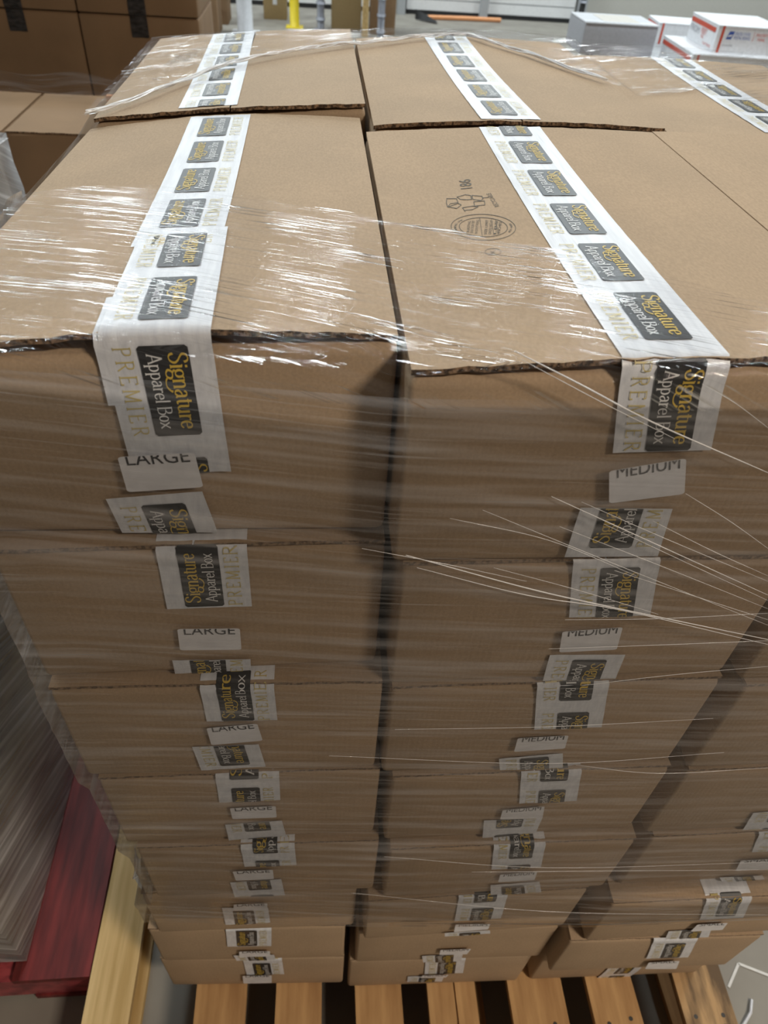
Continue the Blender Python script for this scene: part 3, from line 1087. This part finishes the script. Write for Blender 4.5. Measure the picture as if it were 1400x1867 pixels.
for k in range(5):
    for j in range(2):
        for i in range(2):
            w_, d_ = (LX1 - LX0) / 2 - .008, (LY1 - LY0) / 2 - .006
            r_ = empty('carton', (LX0 + i * (w_ + .010), LY0 + j * (d_ + .008), DECK + k * lh))
            tag(r_, 'brown carton on the red pallet, %s row, %s %s' % (('bottom', 'second', 'middle', 'fourth', 'top')[k], ('front', 'rear')[j], ('left', 'right')[i]), 'carton', 'cartons on the red pallet')
            if (i, j, k) == (0, 0, 0):
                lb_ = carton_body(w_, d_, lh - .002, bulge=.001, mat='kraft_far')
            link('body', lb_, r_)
            t_ = MB(); t_.box((w_ / 2 - .03, -.0012, lh - .07), (w_ / 2 + .03, .0, lh - .012), 'tape')
            t_.build('tape_strip', r_)


def film_ring(name, x0, x1, y0, y1, z0, z1, mat, parent, amp=.002, shear=.25, nz=24):
    mb = MB()
    per = [(x0, y0), (x1, y0), (x1, y1), (x0, y1), (x0, y0)]
    seg = []
    acc = 0
    for a, b in zip(per[:-1], per[1:]):
        L_ = math.dist(a, b)
        n = 14
        for k in range(n):
            f = k / n
            seg.append((a[0] + (b[0] - a[0]) * f, a[1] + (b[1] - a[1]) * f, acc + L_ * f))
        acc += L_
    seg.append((x0, y0, acc))
    cx_, cy_ = (x0 + x1) / 2, (y0 + y1) / 2
    def fn(a, b):
        x, y, s = seg[int(round(a * (len(seg) - 1)))]
        z = z0 + (z1 - z0) * b
        w = amp * (math.sin(z * 43 + s * 3) + math.sin(z * 97 - s * 5))
        dx, dy = (1 if x >= x1 - 1e-6 else -1 if x <= x0 + 1e-6 else 0), (1 if y >= y1 - 1e-6 else -1 if y <= y0 + 1e-6 else 0)
        return (x + dx * w, y + dy * w, z)
    mb.grid(fn, len(seg) - 1, nz, mat, lambda a, b: (seg[int(round(a * (len(seg) - 1)))][2], (z1 - z0) * b + shear * seg[int(round(a * (len(seg) - 1)))][2]))
    return mb.build(name, parent, True)


fw = empty('stretch_film', (-1.15, .65, DECK))
tag(fw, 'milky stretch film around the load on the red pallet', 'film')
o_ = film_ring('film_sheet', LX0 - .006, LX1 + .008, LY0 - .008, LY1 + .008, DECK + .005, LZ + .02, 'film_side', fw, .002, .55)
o_.location = (1.15, -.65, -DECK)
tp = MB()
tp.grid(lambda a, b: (LX0 + (LX1 - LX0 + .01) * a, LY0 + (LY1 - LY0) * b, LZ + .012 + .006 * math.sin(a * 13 + b * 9)), 16, 16, 'film_side', lambda a, b: (a, b + .5 * a))
o_ = tp.build('film_sheet', fw, True); o_.location = (1.15, -.65, -DECK)

# ------------------------------------------------------------------ stretch film around the stack
sf_ = empty('stretch_film', (.28, .55, .55))
tag(sf_, 'clear glossy stretch film wrapped around the tall carton stack', 'film')
OFF = Vector((-.28, -.55, -.55))


def hull_front(z):
    """front envelope of the three columns at height z -> list of (x, y), left to right"""
    k = min(7, max(0, int((ZTOP - z) / H_BOX)))
    k = 7 if z < DECK + H_BOX else k
    pts = []
    for cols in (L_COL, M_COL, R_COL):
        x, y, w, a = cols[k]
        pts += [(x, y), (x + w, y + w * math.sin(math.radians(a)))]
    pts.sort()
    hull = []
    for p in pts:
        while len(hull) >= 2 and (hull[-1][0] - hull[-2][0]) * (p[1] - hull[-2][1]) - (hull[-1][1] - hull[-2][1]) * (p[0] - hull[-2][0]) <= 0:
            hull.pop()
        hull.append(p)
    return hull


def env_y(x, z):
    tot, ws = 0, 0
    for dz, wt in ((-.03, 1), (0, 2), (.03, 1)):
        h_ = hull_front(min(max(z + dz, .2), ZTOP - .01))
        xs = [p[0] for p in h_]; ys = [p[1] for p in h_]
        tot += wt * float(np.interp(x, xs, ys)); ws += wt
    h_ = hull_front(min(max(z, .2), ZTOP - .01))
    return min(tot / ws, float(np.interp(x, [p[0] for p in h_], [p[1] for p in h_]))) - .012


def ends(z):
    k = min(7, max(0, int((ZTOP - z) / H_BOX)))
    return L_COL[k][0] - .006, R_COL[k][0] + R_COL[k][2] + .008


def wob(s, z):
    return .0008 * math.sin(z * 61 + s * 2.2) + .0004 * math.sin(z * 143 - s * 3.1)


def top_surface(x, y):
    """height of the carton tops"""
    best = -1.0
    for key in ('L1', 'M1', 'R1', 'RL', 'RM', 'RR'):
        root, x0, yf, z0, w, d, h, yaw, corner, lift = CART[key]
        lx, ly = x - x0, y - yf
        if -.003 <= lx <= w + .003 and -.003 <= ly <= d + .003:
            return z0 + flap_z(min(max(lx, 0), w), min(max(ly, 0), d), w, d, h, corner, lift) + .0045
    return best


def smooth_top(x, y):
    m_ = max(top_surface(x + dx, y + dy) for dx in (-.02, 0, .02) for dy in (0, .01))
    if m_ < 0:
        m_ = max(top_surface(min(max(x, -.29), .80) + dx, min(max(y, .04), 1.10) + dy) for dx in (-.04, 0, .04) for dy in (-.05, 0, .05))
    return m_


mb = MB()
ZF0, ZF1 = .615, ZTOP - .014
NX = 40
side_n = 12


def ring_pt(s, z):
    xa, xb = ends(z)
    yb = 1.155
    if s <= 1:
        x = xa + (xb - xa) * s
        return np.array([x, env_y(x, z) - abs(wob(x, z)), z]), x
    if s <= 2:
        y0_ = env_y(xb, z)
        y = y0_ + (yb - y0_) * (s - 1)
        return np.array([xb + abs(wob(y, z)), y, z]), xb + (y - y0_)
    if s <= 3:
        x = xb - (xb - xa) * (s - 2)
        return np.array([x, yb + abs(wob(x, z)), z]), xb + 1.1 + (s - 2) * 1.1
    y0_ = env_y(xa, z)
    y = yb - (yb - y0_) * (s - 3)
    return np.array([xa - abs(wob(y, z)), y, z]), xb + 2.2 + (s - 3) * 1.1


SS = [i / NX for i in range(NX)] + [1 + i / side_n for i in range(side_n)] + [2 + i / side_n for i in range(side_n)] + [3 + i / side_n for i in range(side_n + 1)]
NZ = 70


def rp_fn(a, b):
    s = SS[int(round(a * (len(SS) - 1)))]
    lo = ZF0 + .02 * math.sin(s * 2.4) if b < .02 else ZF0
    q_ = ring_pt(s, ZF1)[0]
    hi_ = min(ZF1, smooth_top(min(max(q_[0], -.28), .79), min(max(q_[1], .05), 1.05)) - .006)
    return ring_pt(s, lo + (hi_ - lo) * b)[0]


def rp_uv(a, b):
    s = SS[int(round(a * (len(SS) - 1)))]
    z = ZF0 + (ZF1 - ZF0) * b
    return ring_pt(s, z)[1], z + .05 * ring_pt(s, z)[1]


mb.grid(rp_fn, len(SS) - 1, NZ, 'film_front', rp_uv)
o_ = mb.build('film_sheet', sf_, True); o_.location = OFF


# sheet over the front of the tops: its back edge runs slantwise, it folds over the front edges and down the fronts
bk = [(-.305, .36), (-.20, .365), (-.10, .325), (.04, .265), (.07, .25), (.16, .20), (.24, .15), (.33, .085), (.45, .06), (.62, .05), (.80, .05)]
bx_, by_ = [p[0] for p in bk], [p[1] for p in bk]


def tf(a, b):
    x = -.303 + (.802 + .303) * a
    yb_ = float(np.interp(x, bx_, by_)) + .004 * math.sin(x * 70)
    yf_ = env_y(x, ZTOP - .03) + .002
    zf_ = smooth_top(x, max(yf_ + .02, .02))
    if b < .7:
        f = b / .7
        y = yb_ + (yf_ - yb_) * f
        z = smooth_top(x, max(y, .012)) + .0035 + .0002 * math.sin(y * 130 + x * 20)
        return (x, y, z)
    f = (b - .7) / .3
    zb_ = ZF1 - .006
    r = .012
    if f < .25:
        t = f / .25 * math.pi / 2
        return (x, yf_ - r * math.sin(t), zf_ + .0035 - r * (1 - math.cos(t)))
    g = (f - .25) / .75
    z = (zf_ + .0035 - r) * (1 - g) + zb_ * g
    y = (yf_ - r) * (1 - g) + (env_y(x, zb_) - .003) * g
    return (x, y - abs(wob(x, z)), z)


def tf_uv(a, b):
    p = tf(a, b)
    return p[0], (p[1] if b < .7 else p[1] + p[2] - ZTOP) + p[0] * .42


mb = MB()
mb.grid(tf, 70, 60, 'film_top', tf_uv)
o_ = mb.build('film_sheet', sf_, True); o_.location = OFF
# left overhang of the same sheet, going down the left side
mb = MB()


def lf_(a, b):
    y = .03 + .33 * a
    f = b
    z0_ = smooth_top(-.29, y) + .004
    return (-.303 - .008 * math.sin(f * math.pi / 2) - .004 * math.sin(y * 80), y, z0_ - f * .16)


mb.grid(lf_, 24, 16, 'film_front', lambda a, b: (a * .33, b * .16 + a * .3))
o_ = mb.build('film_sheet', sf_, True); o_.location = OFF

# sheet over the back of the tops
rk = [onz(px, py, ZTOP + .005) for px, py in ((168, 172), (240, 155), (340, 125), (430, 100), (520, 92), (650, 84), (760, 78), (850, 78), (960, 112), (1050, 145), (1140, 176), (1210, 176), (1280, 162), (1400, 205), (1500, 235))]
rx_, ry_ = [p[0] for p in rk], [p[1] for p in rk]
od = sorted(range(len(rx_)), key=lambda i: rx_[i])
rx_, ry_ = [rx_[i] for i in od], [ry_[i] for i in od]
RXA, RXB = -.302, .835


def rear_pt(a, b):
    x = RXA + (RXB - RXA) * a
    yf_ = float(np.interp(x, rx_, ry_))
    yb_ = 1.165
    if b < .75:
        y = yf_ + (yb_ - yf_) * b / .75
        z = smooth_top(x, min(y, 1.10)) + .004 + (.0016 * math.sin(y * 95 + x * 31) + .0007 * math.sin(y * 190 - x * 47)) * min(1, b * 4)
        return (x, y, z)
    f = (b - .75) / .25
    return (x, yb_ + .006 * math.sin(f * 1.5), smooth_top(x, 1.10) + .004 - .12 * f)


mb = MB()
mb.grid(rear_pt, 80, 44, 'film_rear', lambda a, b: (rear_pt(a, b)[0], rear_pt(a, b)[1] + rear_pt(a, b)[0] * (-.25) if b < .75 else rear_pt(a, b)[1] + b))
o_ = mb.build('film_sheet', sf_, True); o_.location = OFF
# gathered strands along the front edge of that sheet
for q_ in range(4):
    pts = []
    for i in range(80):
        x = -.298 + (.44 + .298) * i / 79
        y = float(np.interp(x, rx_, ry_)) + .004 * (q_ - 1.2) + .0025 * math.sin(i * .55 + q_ * 1.9) + .001 * math.sin(i * 2.3 + q_)
        pts.append((x, y, smooth_top(x, y) + .0065 + .0016 * math.sin(i * .9 + q_ * 2.4)))
    mb = MB()
    mb.tube(pts, [(.0007 + .0011 * abs(math.sin(i * .37 + q_ * 1.3)) * abs(math.sin(i * .11 + q_))) for i in range(80)], 'strand', 6)
    o_ = mb.build('film_rope', sf_, True); o_.location = OFF

# stretched single strands across the right part of the front
STR = [((938, 640), (1060, 702), (1190, 770), (1400, 862)), ((950, 655), (1100, 735), (1230, 800)),
       ((740, 1012), (960, 1072), (1120, 1108), (1400, 1166)), ((760, 1035), (960, 1085), (1130, 1112), (1400, 1175)), ((900, 1035), (1050, 1075), (1200, 1120)),
       ((1005, 905), (1180, 985), (1400, 1085)), ((1060, 915), (1220, 985), (1400, 1060)), ((1100, 955), (1260, 1030), (1400, 1095)),
       ((1020, 960), (1200, 1030), (1400, 1110)), ((880, 930), (1100, 1020), (1400, 1140)), ((1190, 950), (1300, 1005), (1400, 1050)),
       ((1120, 1040), (1260, 1085), (1400, 1130)), ((1030, 1130), (1200, 1128), (1400, 1118)), ((1000, 1183), (1200, 1176), (1400, 1168)),
       ((1250, 900), (1330, 950), (1400, 1000)), ((1280, 700), (1340, 735), (1400, 780)), ((820, 945), (1000, 985), (1160, 1050)),
       ((660, 1000), (820, 1030), (960, 1060)), ((1060, 1250), (1230, 1230), (1400, 1215)), ((720, 1330), (1000, 1325), (1300, 1310)), ((600, 1378), (1000, 1392), (1320, 1372)), ((700, 1562), (1000, 1582), (1400, 1572)), ((860, 1590), (1100, 1588), (1400, 1586)), ((640, 1628), (1000, 1662), (1400, 1668)), ((1050, 1395), (1200, 1410), (1400, 1400))]
for i, st in enumerate(STR):
    pp = crom(st, 8)
    pts = []
    for p in pp:
        y = -.02
        for _ in range(3):
            P_ = ony(p[0], p[1], y)
            y = env_y(min(P_[0], .80), P_[2]) - .005
        pts.append(ony(p[0], p[1], y))
    mb = MB()
    r0 = (.00065 if i in (0, 2) else .00045 if i in (3, 5) else .00026)
    mb.tube(pts, [r0 * (.5 + .5 * math.sin(math.pi * (j + .5) / len(pts))) for j in range(len(pts))], 'strand', 5)
    o_ = mb.build('film_strand', sf_, True); o_.location = OFF
# loose shiny corner of film low on the left
A, B, C_, D_ = [ony(*p, .03) for p in ((247, 1545), (268, 1548), (297, 1632), (243, 1602))]
mb = MB()
mb.grid(lambda a, b: (A * (1 - a) + B * a) * (1 - b) + (D_ * (1 - a) + C_ * a) * b + np.array([0, -.015 * math.sin(a * 3.1) - .01 * math.sin(b * 6), .0]), 10, 10, 'film_gather', lambda a, b: (a * .05 + b * .05, b * .1))
o_ = mb.build('film_fold', sf_, True); o_.location = OFF
for tri in (((246, 1545), (249, 1575), (243, 1602)), ((243, 1602), (270, 1592), (296, 1634)), ((268, 1548), (280, 1590), (298, 1636))):  # pale tubes stand in for bright glints along the fold
    mb = MB()
    mb.tube([ony(*p, .012) for p in crom(tri, 6)], .0011, 'strand', 5)
    o_ = mb.build('film_strand', sf_, True); o_.location = OFF

# ------------------------------------------------------------------ shaded brown carton wall behind, left
TWX, TWY = -.945, 3.2
s_ = 3.62 / 3.42
for r in range(4):
    for c in range(2):
        x0 = TWX * s_ + .025 + .492 * (c - 2) + .492 * 0 + .0
        z0 = .14 + (1.348 - .14) / 3 * r
        hh = (1.348 - .14) / 3 - .004
        if r == 3: hh = .36
        rt = empty('carton', (x0 + .492, TWY, z0))
        tag(rt, 'shaded brown carton with black tape, %s row, %s of two in the wall behind' % (('bottom', 'second', 'third', 'top')[r], ('left', 'right')[c]), 'carton', 'black-taped cartons behind the stack')
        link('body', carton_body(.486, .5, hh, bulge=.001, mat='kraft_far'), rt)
        for zz0, zz1 in ((hh - .075, hh + .001), (-.001, .075)):
            b = MB()
            b.grid(lambda a, bb: (.205 + .07 * a, -.003 - .002 * math.sin(a * 9 + bb * 5), zz0 + (zz1 - zz0) * bb), 6, 6, 'blacktape')
            b.build('tape_strip', rt, True)
tb = MB(); tb.box((-1.55, TWY, .12), (.0, TWY + .5, .14), 'wood')
pz = empty('pallet', (-1.0, 3.45, 0))
tag(pz, 'wooden pallet under the shaded brown black-taped cartons', 'pallet')
for i in range(7):
    link('deck_board', board_mesh(.11, .62, .018, 'wood', 130 + i), pz, (-1.02 + i * .22 + .02, -.31, .12))
for y0 in (-.28, .22):
    b = MB(); b.box((-1.0, y0, 0), (.55, y0 + .05, .12), 'wood'); b.build('stringer', pz)

# lower load in front of it with open carton tops
lw = [(-1.42, .47), (-.94, .40)]
for r in range(4):
    for c, (x0, w_) in enumerate(((-1.485, .50), (-.975, .50))):
        for dd in range(1):
            rt = empty('carton', (x0, 2.10, .14 + .265 * r))
            tag(rt, 'brown carton in low stack behind the left load, %s row, %s' % (('bottom', 'second', 'third', 'top')[r], ('left', 'right')[c]), 'carton', 'cartons in the low stack behind')
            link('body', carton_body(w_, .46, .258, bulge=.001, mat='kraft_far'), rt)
            if r == 3:
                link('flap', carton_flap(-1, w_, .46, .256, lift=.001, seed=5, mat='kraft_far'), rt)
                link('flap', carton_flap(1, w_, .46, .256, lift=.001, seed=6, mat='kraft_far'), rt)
pz = empty('pallet', (-.95, 2.33, 0))
tag(pz, 'wooden pallet under the low brown carton stack behind', 'pallet')
for i in range(5):
    link('deck_board', board_mesh(.11, .5, .018, 'wood', 150 + i), pz, (-.49 + i * .22, -.25, .12))
for y0 in (-.24, .18):
    b = MB(); b.box((-.49, y0, 0), (.50, y0 + .05, .12), 'wood'); b.build('stringer', pz)
fb = empty('stretch_film', (-.9, 2.5, 1.2))
tag(fb, 'clear film band lying across the low brown stack behind', 'film')
b = MB()
b.grid(lambda a, bb: (-.55 + 1.1 * a, -.06 + .16 * bb, .022 + .008 * math.sin(a * 21 + bb * 3) + .03 * bb), 30, 8, 'film_rear', lambda a, bb: (a, bb * .2))
b.build('film_sheet', fb, True)
ot = MB(); ot.box((-.03, 0, 0), (.02, .02, .055), 'orange')
tag(ot.build('orange_tag', None, False, (-.665, 2.30, 1.206)), 'small orange card on the low brown stack', 'card')

# ------------------------------------------------------------------ far background
wb = MB(); wb.box((-10, 13.25, 0), (14, 13.45, 3.4), 'wall')
tag(wb.build('wall_back'), kind='structure')


def dock_door(name, x0, x1):
    e = empty(name, ((x0 + x1) / 2, 13.2, 0)); tag(e, kind='structure')
    w = x1 - x0
    z = .06
    while z < 2.9:
        b = MB()
        b.box((-w / 2, -.03, z), (w / 2, .04, z + .135), 'door')
        b.build('door_slat', e)
        z += .15
    b = MB(); b.box((-w / 2, -.01, .06), (w / 2, .02, 2.95), 'doorgrey'); b.build('door_backing', e)
    b = MB(); b.box((-w / 2, -.04, 0), (w / 2, .04, .058), 'rubber'); b.build('bottom_seal', e)


dock_door('door_1', 1.42, 2.58)
dock_door('door_2', 2.70, 4.12)
dock_door('door_3', -2.6, .9)
for i, x in enumerate((1.33, 2.64, 4.22)):
    b = MB(); b.box((x - .06, 13.05, 0), (x + .06, 13.24, 3.0), 'doorgrey'); tag(b.build('trim_%d' % (i + 1)), kind='structure')
b = MB(); b.tube([(1.72, 12.75, .03), (2.30, 12.80, .035), (2.88, 12.86, .03)], .03, 'orange', 8)
tag(b.build('wooden_pole'), 'orange wooden pole lying on floor below the white dock door', 'pole')
b = MB()
for t in (0, 1):
    pass
b.grid(lambda a, bb: (1.50 + .32 * a, 12.6 - .25 * a * bb, .012 + .13 * (1 - bb) * (1 - a) + .004), 6, 4, 'rubber')
tag(b.build('dock_flap'), 'black rubber flap folded on the floor by the white door', 'flap')


def cyl_thing(name, x, y, r, h, mat, label, cat, extra=None):
    e = empty(name, (x, y, 0)); tag(e, label, cat)
    b = MB(); b.tube([(0, 0, 0), (0, 0, h * .5), (0, 0, h)], r, mat, 16); b.build('post', e, True)
    b = MB(); b.box((-r * 1.8, -r * 1.8, 0), (r * 1.8, r * 1.8, .012), mat); b.build('base_plate', e)
    if extra == 'cap':
        b = MB(); b.tube([(0, 0, h), (0, 0, h + r * .5), (0, 0, h + r * .8)], [r, r * .8, r * .2], mat, 16); b.build('cap', e, True)
    if extra == 'collar':
        for z in (.12, .30, .48):
            b = MB(); b.tube([(0, 0, z), (0, 0, z + .03)], r * 1.25, 'steel', 16); b.build('collar', e, True)
    return e


cyl_thing('bollard', -.30, 11.5, .065, 1.05, 'yellow', 'yellow steel bollard standing in the far background', 'bollard', 'cap')
cyl_thing('rack_post', .06, 11.4, .05, 1.9, 'steel', 'dark steel post right of the yellow bollard', 'post', 'collar')
cyl_thing('rack_post', .84, 10.7, .045, 1.9, 'steel', 'dark steel post in front of the orange-brown board', 'post', 'collar')
cyl_thing('rack_post', 3.72, 11.5, .04, 1.9, 'rubber', 'thin black post on the floor left of the grey carton', 'post', 'collar')
cyl_thing('wrapped_tube', -.93, 10.9, .10, 1.4, 'greytop', 'pale translucent wrapped tube left of the yellow bollard', 'tube', 'cap')


def panel(name, x0, x1, y, h, mat, label, cat, t=.35):
    e = empty(name, ((x0 + x1) / 2, y, 0)); tag(e, label, cat)
    link('body', carton_body(x1 - x0, t, h, bulge=.004, mat=mat), e, ((x0 - x1) / 2, 0, 0))
    b = MB(); b.box((-.03, -.004, h * .3), (.03, 0, h - .01), 'tape'); b.build('tape_strip', e)
    return e


panel('tall_carton', .21, .62, 11.45, 1.6, 'tan', 'tall olive brown carton standing beside a pale timber', 'carton')
b = MB(); b.box((.62, 11.1, 0), (.70, 11.2, 1.9), 'pine'); tag(b.build('timber_post'), 'pale upright timber between tall carton and orange board', 'timber')
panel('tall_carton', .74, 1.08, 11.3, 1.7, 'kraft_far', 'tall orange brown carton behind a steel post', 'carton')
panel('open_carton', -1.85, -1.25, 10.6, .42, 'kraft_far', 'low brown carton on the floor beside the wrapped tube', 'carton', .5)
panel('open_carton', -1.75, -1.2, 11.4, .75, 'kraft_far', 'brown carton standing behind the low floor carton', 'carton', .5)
panel('open_carton', -.75, -.42, 12.0, .6, 'tan', 'tan carton standing behind the yellow bollard', 'carton', .4)

# ------------------------------------------------------------------ mailing boxes on a table, right back
TZ = 1.03
tbl = empty('packing_table', (2.5, 4.9, 0))
tag(tbl, 'packing table carrying the grey carton and white mailing boxes', 'table')
b = MB(); b.box((-.50, -.75, TZ - .03), (1.3, .9, TZ), 'doorgrey'); b.build('table_top', tbl)
for sx, sy in ((-.45, -.7), (1.25, -.7), (-.45, .85), (1.25, .85)):
    b = MB(); b.box((sx - .025, sy - .025, 0), (sx + .025, sy + .025, TZ - .03), 'steel'); b.build('leg', tbl)


def mail_box(x, y, z, w, d, h, yaw, label, lettering=True):
    """origin: front left bottom corner as seen from the camera"""
    e = empty('mailing_box', (x, y, z), yaw)
    tag(e, label, 'box', 'white mailing boxes on the table')
    b = MB(); b.box((0, 0, 0), (w, d, h), 'mail'); b.build('body', e)
    b = MB(); b.box((-.002, -.002, h - .004), (w + .002, d + .002, h + .002), 'mail'); b.build('lid', e)
    b = MB()
    f = lambda a, c: (a, -.0025, c)
    g = lambda a, c: (-.0025, d - a, c)
    b.face([f(.022, 0), f(.036, 0), f(.036, h), f(.022, h)], 'mailred')
    b.face([g(.01, h * .70), g(d - .03, h * .70), g(d - .03, h * .88), g(.01, h * .88)], 'mailred')
    b.build('red_stripe', e)
    if lettering:
        b = MB()
        x1 = .056
        b.face([f(x1, h * .52), f(x1 + .030, h * .52), f(x1 + .042, h * .82), f(x1 + .012, h * .82)], 'mailblue')
        b.face([(p[0], -.003, p[2]) for p in (f(x1 + .006, h * .60), f(x1 + .030, h * .64), f(x1 + .034, h * .70), f(x1 + .012, h * .68))], 'mail')
        put_text(b, 'UNITED STATES', f, x1 + .046, x1 + .135, h * .69, h * .80, 'mailblue')
        put_text(b, 'POSTAL SERVICE', f, x1 + .046, x1 + .140, h * .54, h * .65, 'mailblue')
        b.face([f(x1 + .156, h * .5), f(x1 + .158, h * .5), f(x1 + .158, h * .85), f(x1 + .156, h * .85)], 'mailred')
        put_text(b, 'PRIORITY', f, x1 + .170, x1 + .25, h * .68, h * .80, 'mailred')
        put_text(b, 'MAIL', f, x1 + .185, x1 + .23, h * .52, h * .63, 'mailred')
        put_text(b, 'FLAT RATE BOX', f, x1 - .01, x1 + .05, h * .26, h * .32, 'ink')
        put_text(b, 'POSTAL SERVICE', g, d * .16, d * .55, h * .38, h * .60, 'ink') if False else None
        for a0, a1, z0_, z1_, t_, m_ in ((.06, .40, .36, .62, 'FROM', 'greybox'), (.46, .66, .42, .66, 'PRIORITY', 'mailred'), (.50, .60, .28, .40, 'MAIL', 'mailred'), (.62, .9, .10, .2, 'FLAT RATE', 'mailred')):
            put_text(b, t_, g, d * (a0), d * (a1), h * z0_, h * z1_, m_)
        b.build('printed_lettering', e)
    return e


PB = ony(1297, 95, 4.25)
mail_box(PB[0], 4.25, PB[2], .40, .44, .128, math.radians(-3), 'white mailing box with red stripe and blue lettering, uppermost')
P2 = ony(1262, 104, 4.18)
mail_box(P2[0], 4.17, TZ, .46, .55, PB[2] - TZ - .003, math.radians(-3), 'white mailing box directly under the lettered one', False)
P3 = ony(1180, 20, 5.4)
mail_box(P3[0] + .05, 5.25, TZ, .36, .30, .12, math.radians(-6), 'white mailing box partly hidden behind the grey carton', False)

e = empty('grey_carton', (0, 0, 0))
G0, G1 = ony(1068, 42, 4.75), ony(1203, 44, 4.75)
e.location = (G0[0], 4.75, TZ)
tag(e, 'grey carton with pale tape across the top on the table', 'carton')
gw, gh = G1[0] - G0[0], G0[2] - TZ
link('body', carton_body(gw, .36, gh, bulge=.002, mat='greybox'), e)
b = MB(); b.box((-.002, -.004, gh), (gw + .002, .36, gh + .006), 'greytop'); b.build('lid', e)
b = MB(); b.box((gw * .28, .05, gh + .006), (gw * .78, .31, gh + .008), 'mailside'); b.build('paper_label', e)
b = MB(); b.box((gw * .0, .02, gh + .006), (gw, .075, gh + .0075), 'tape'); b.build('tape_strip', e)
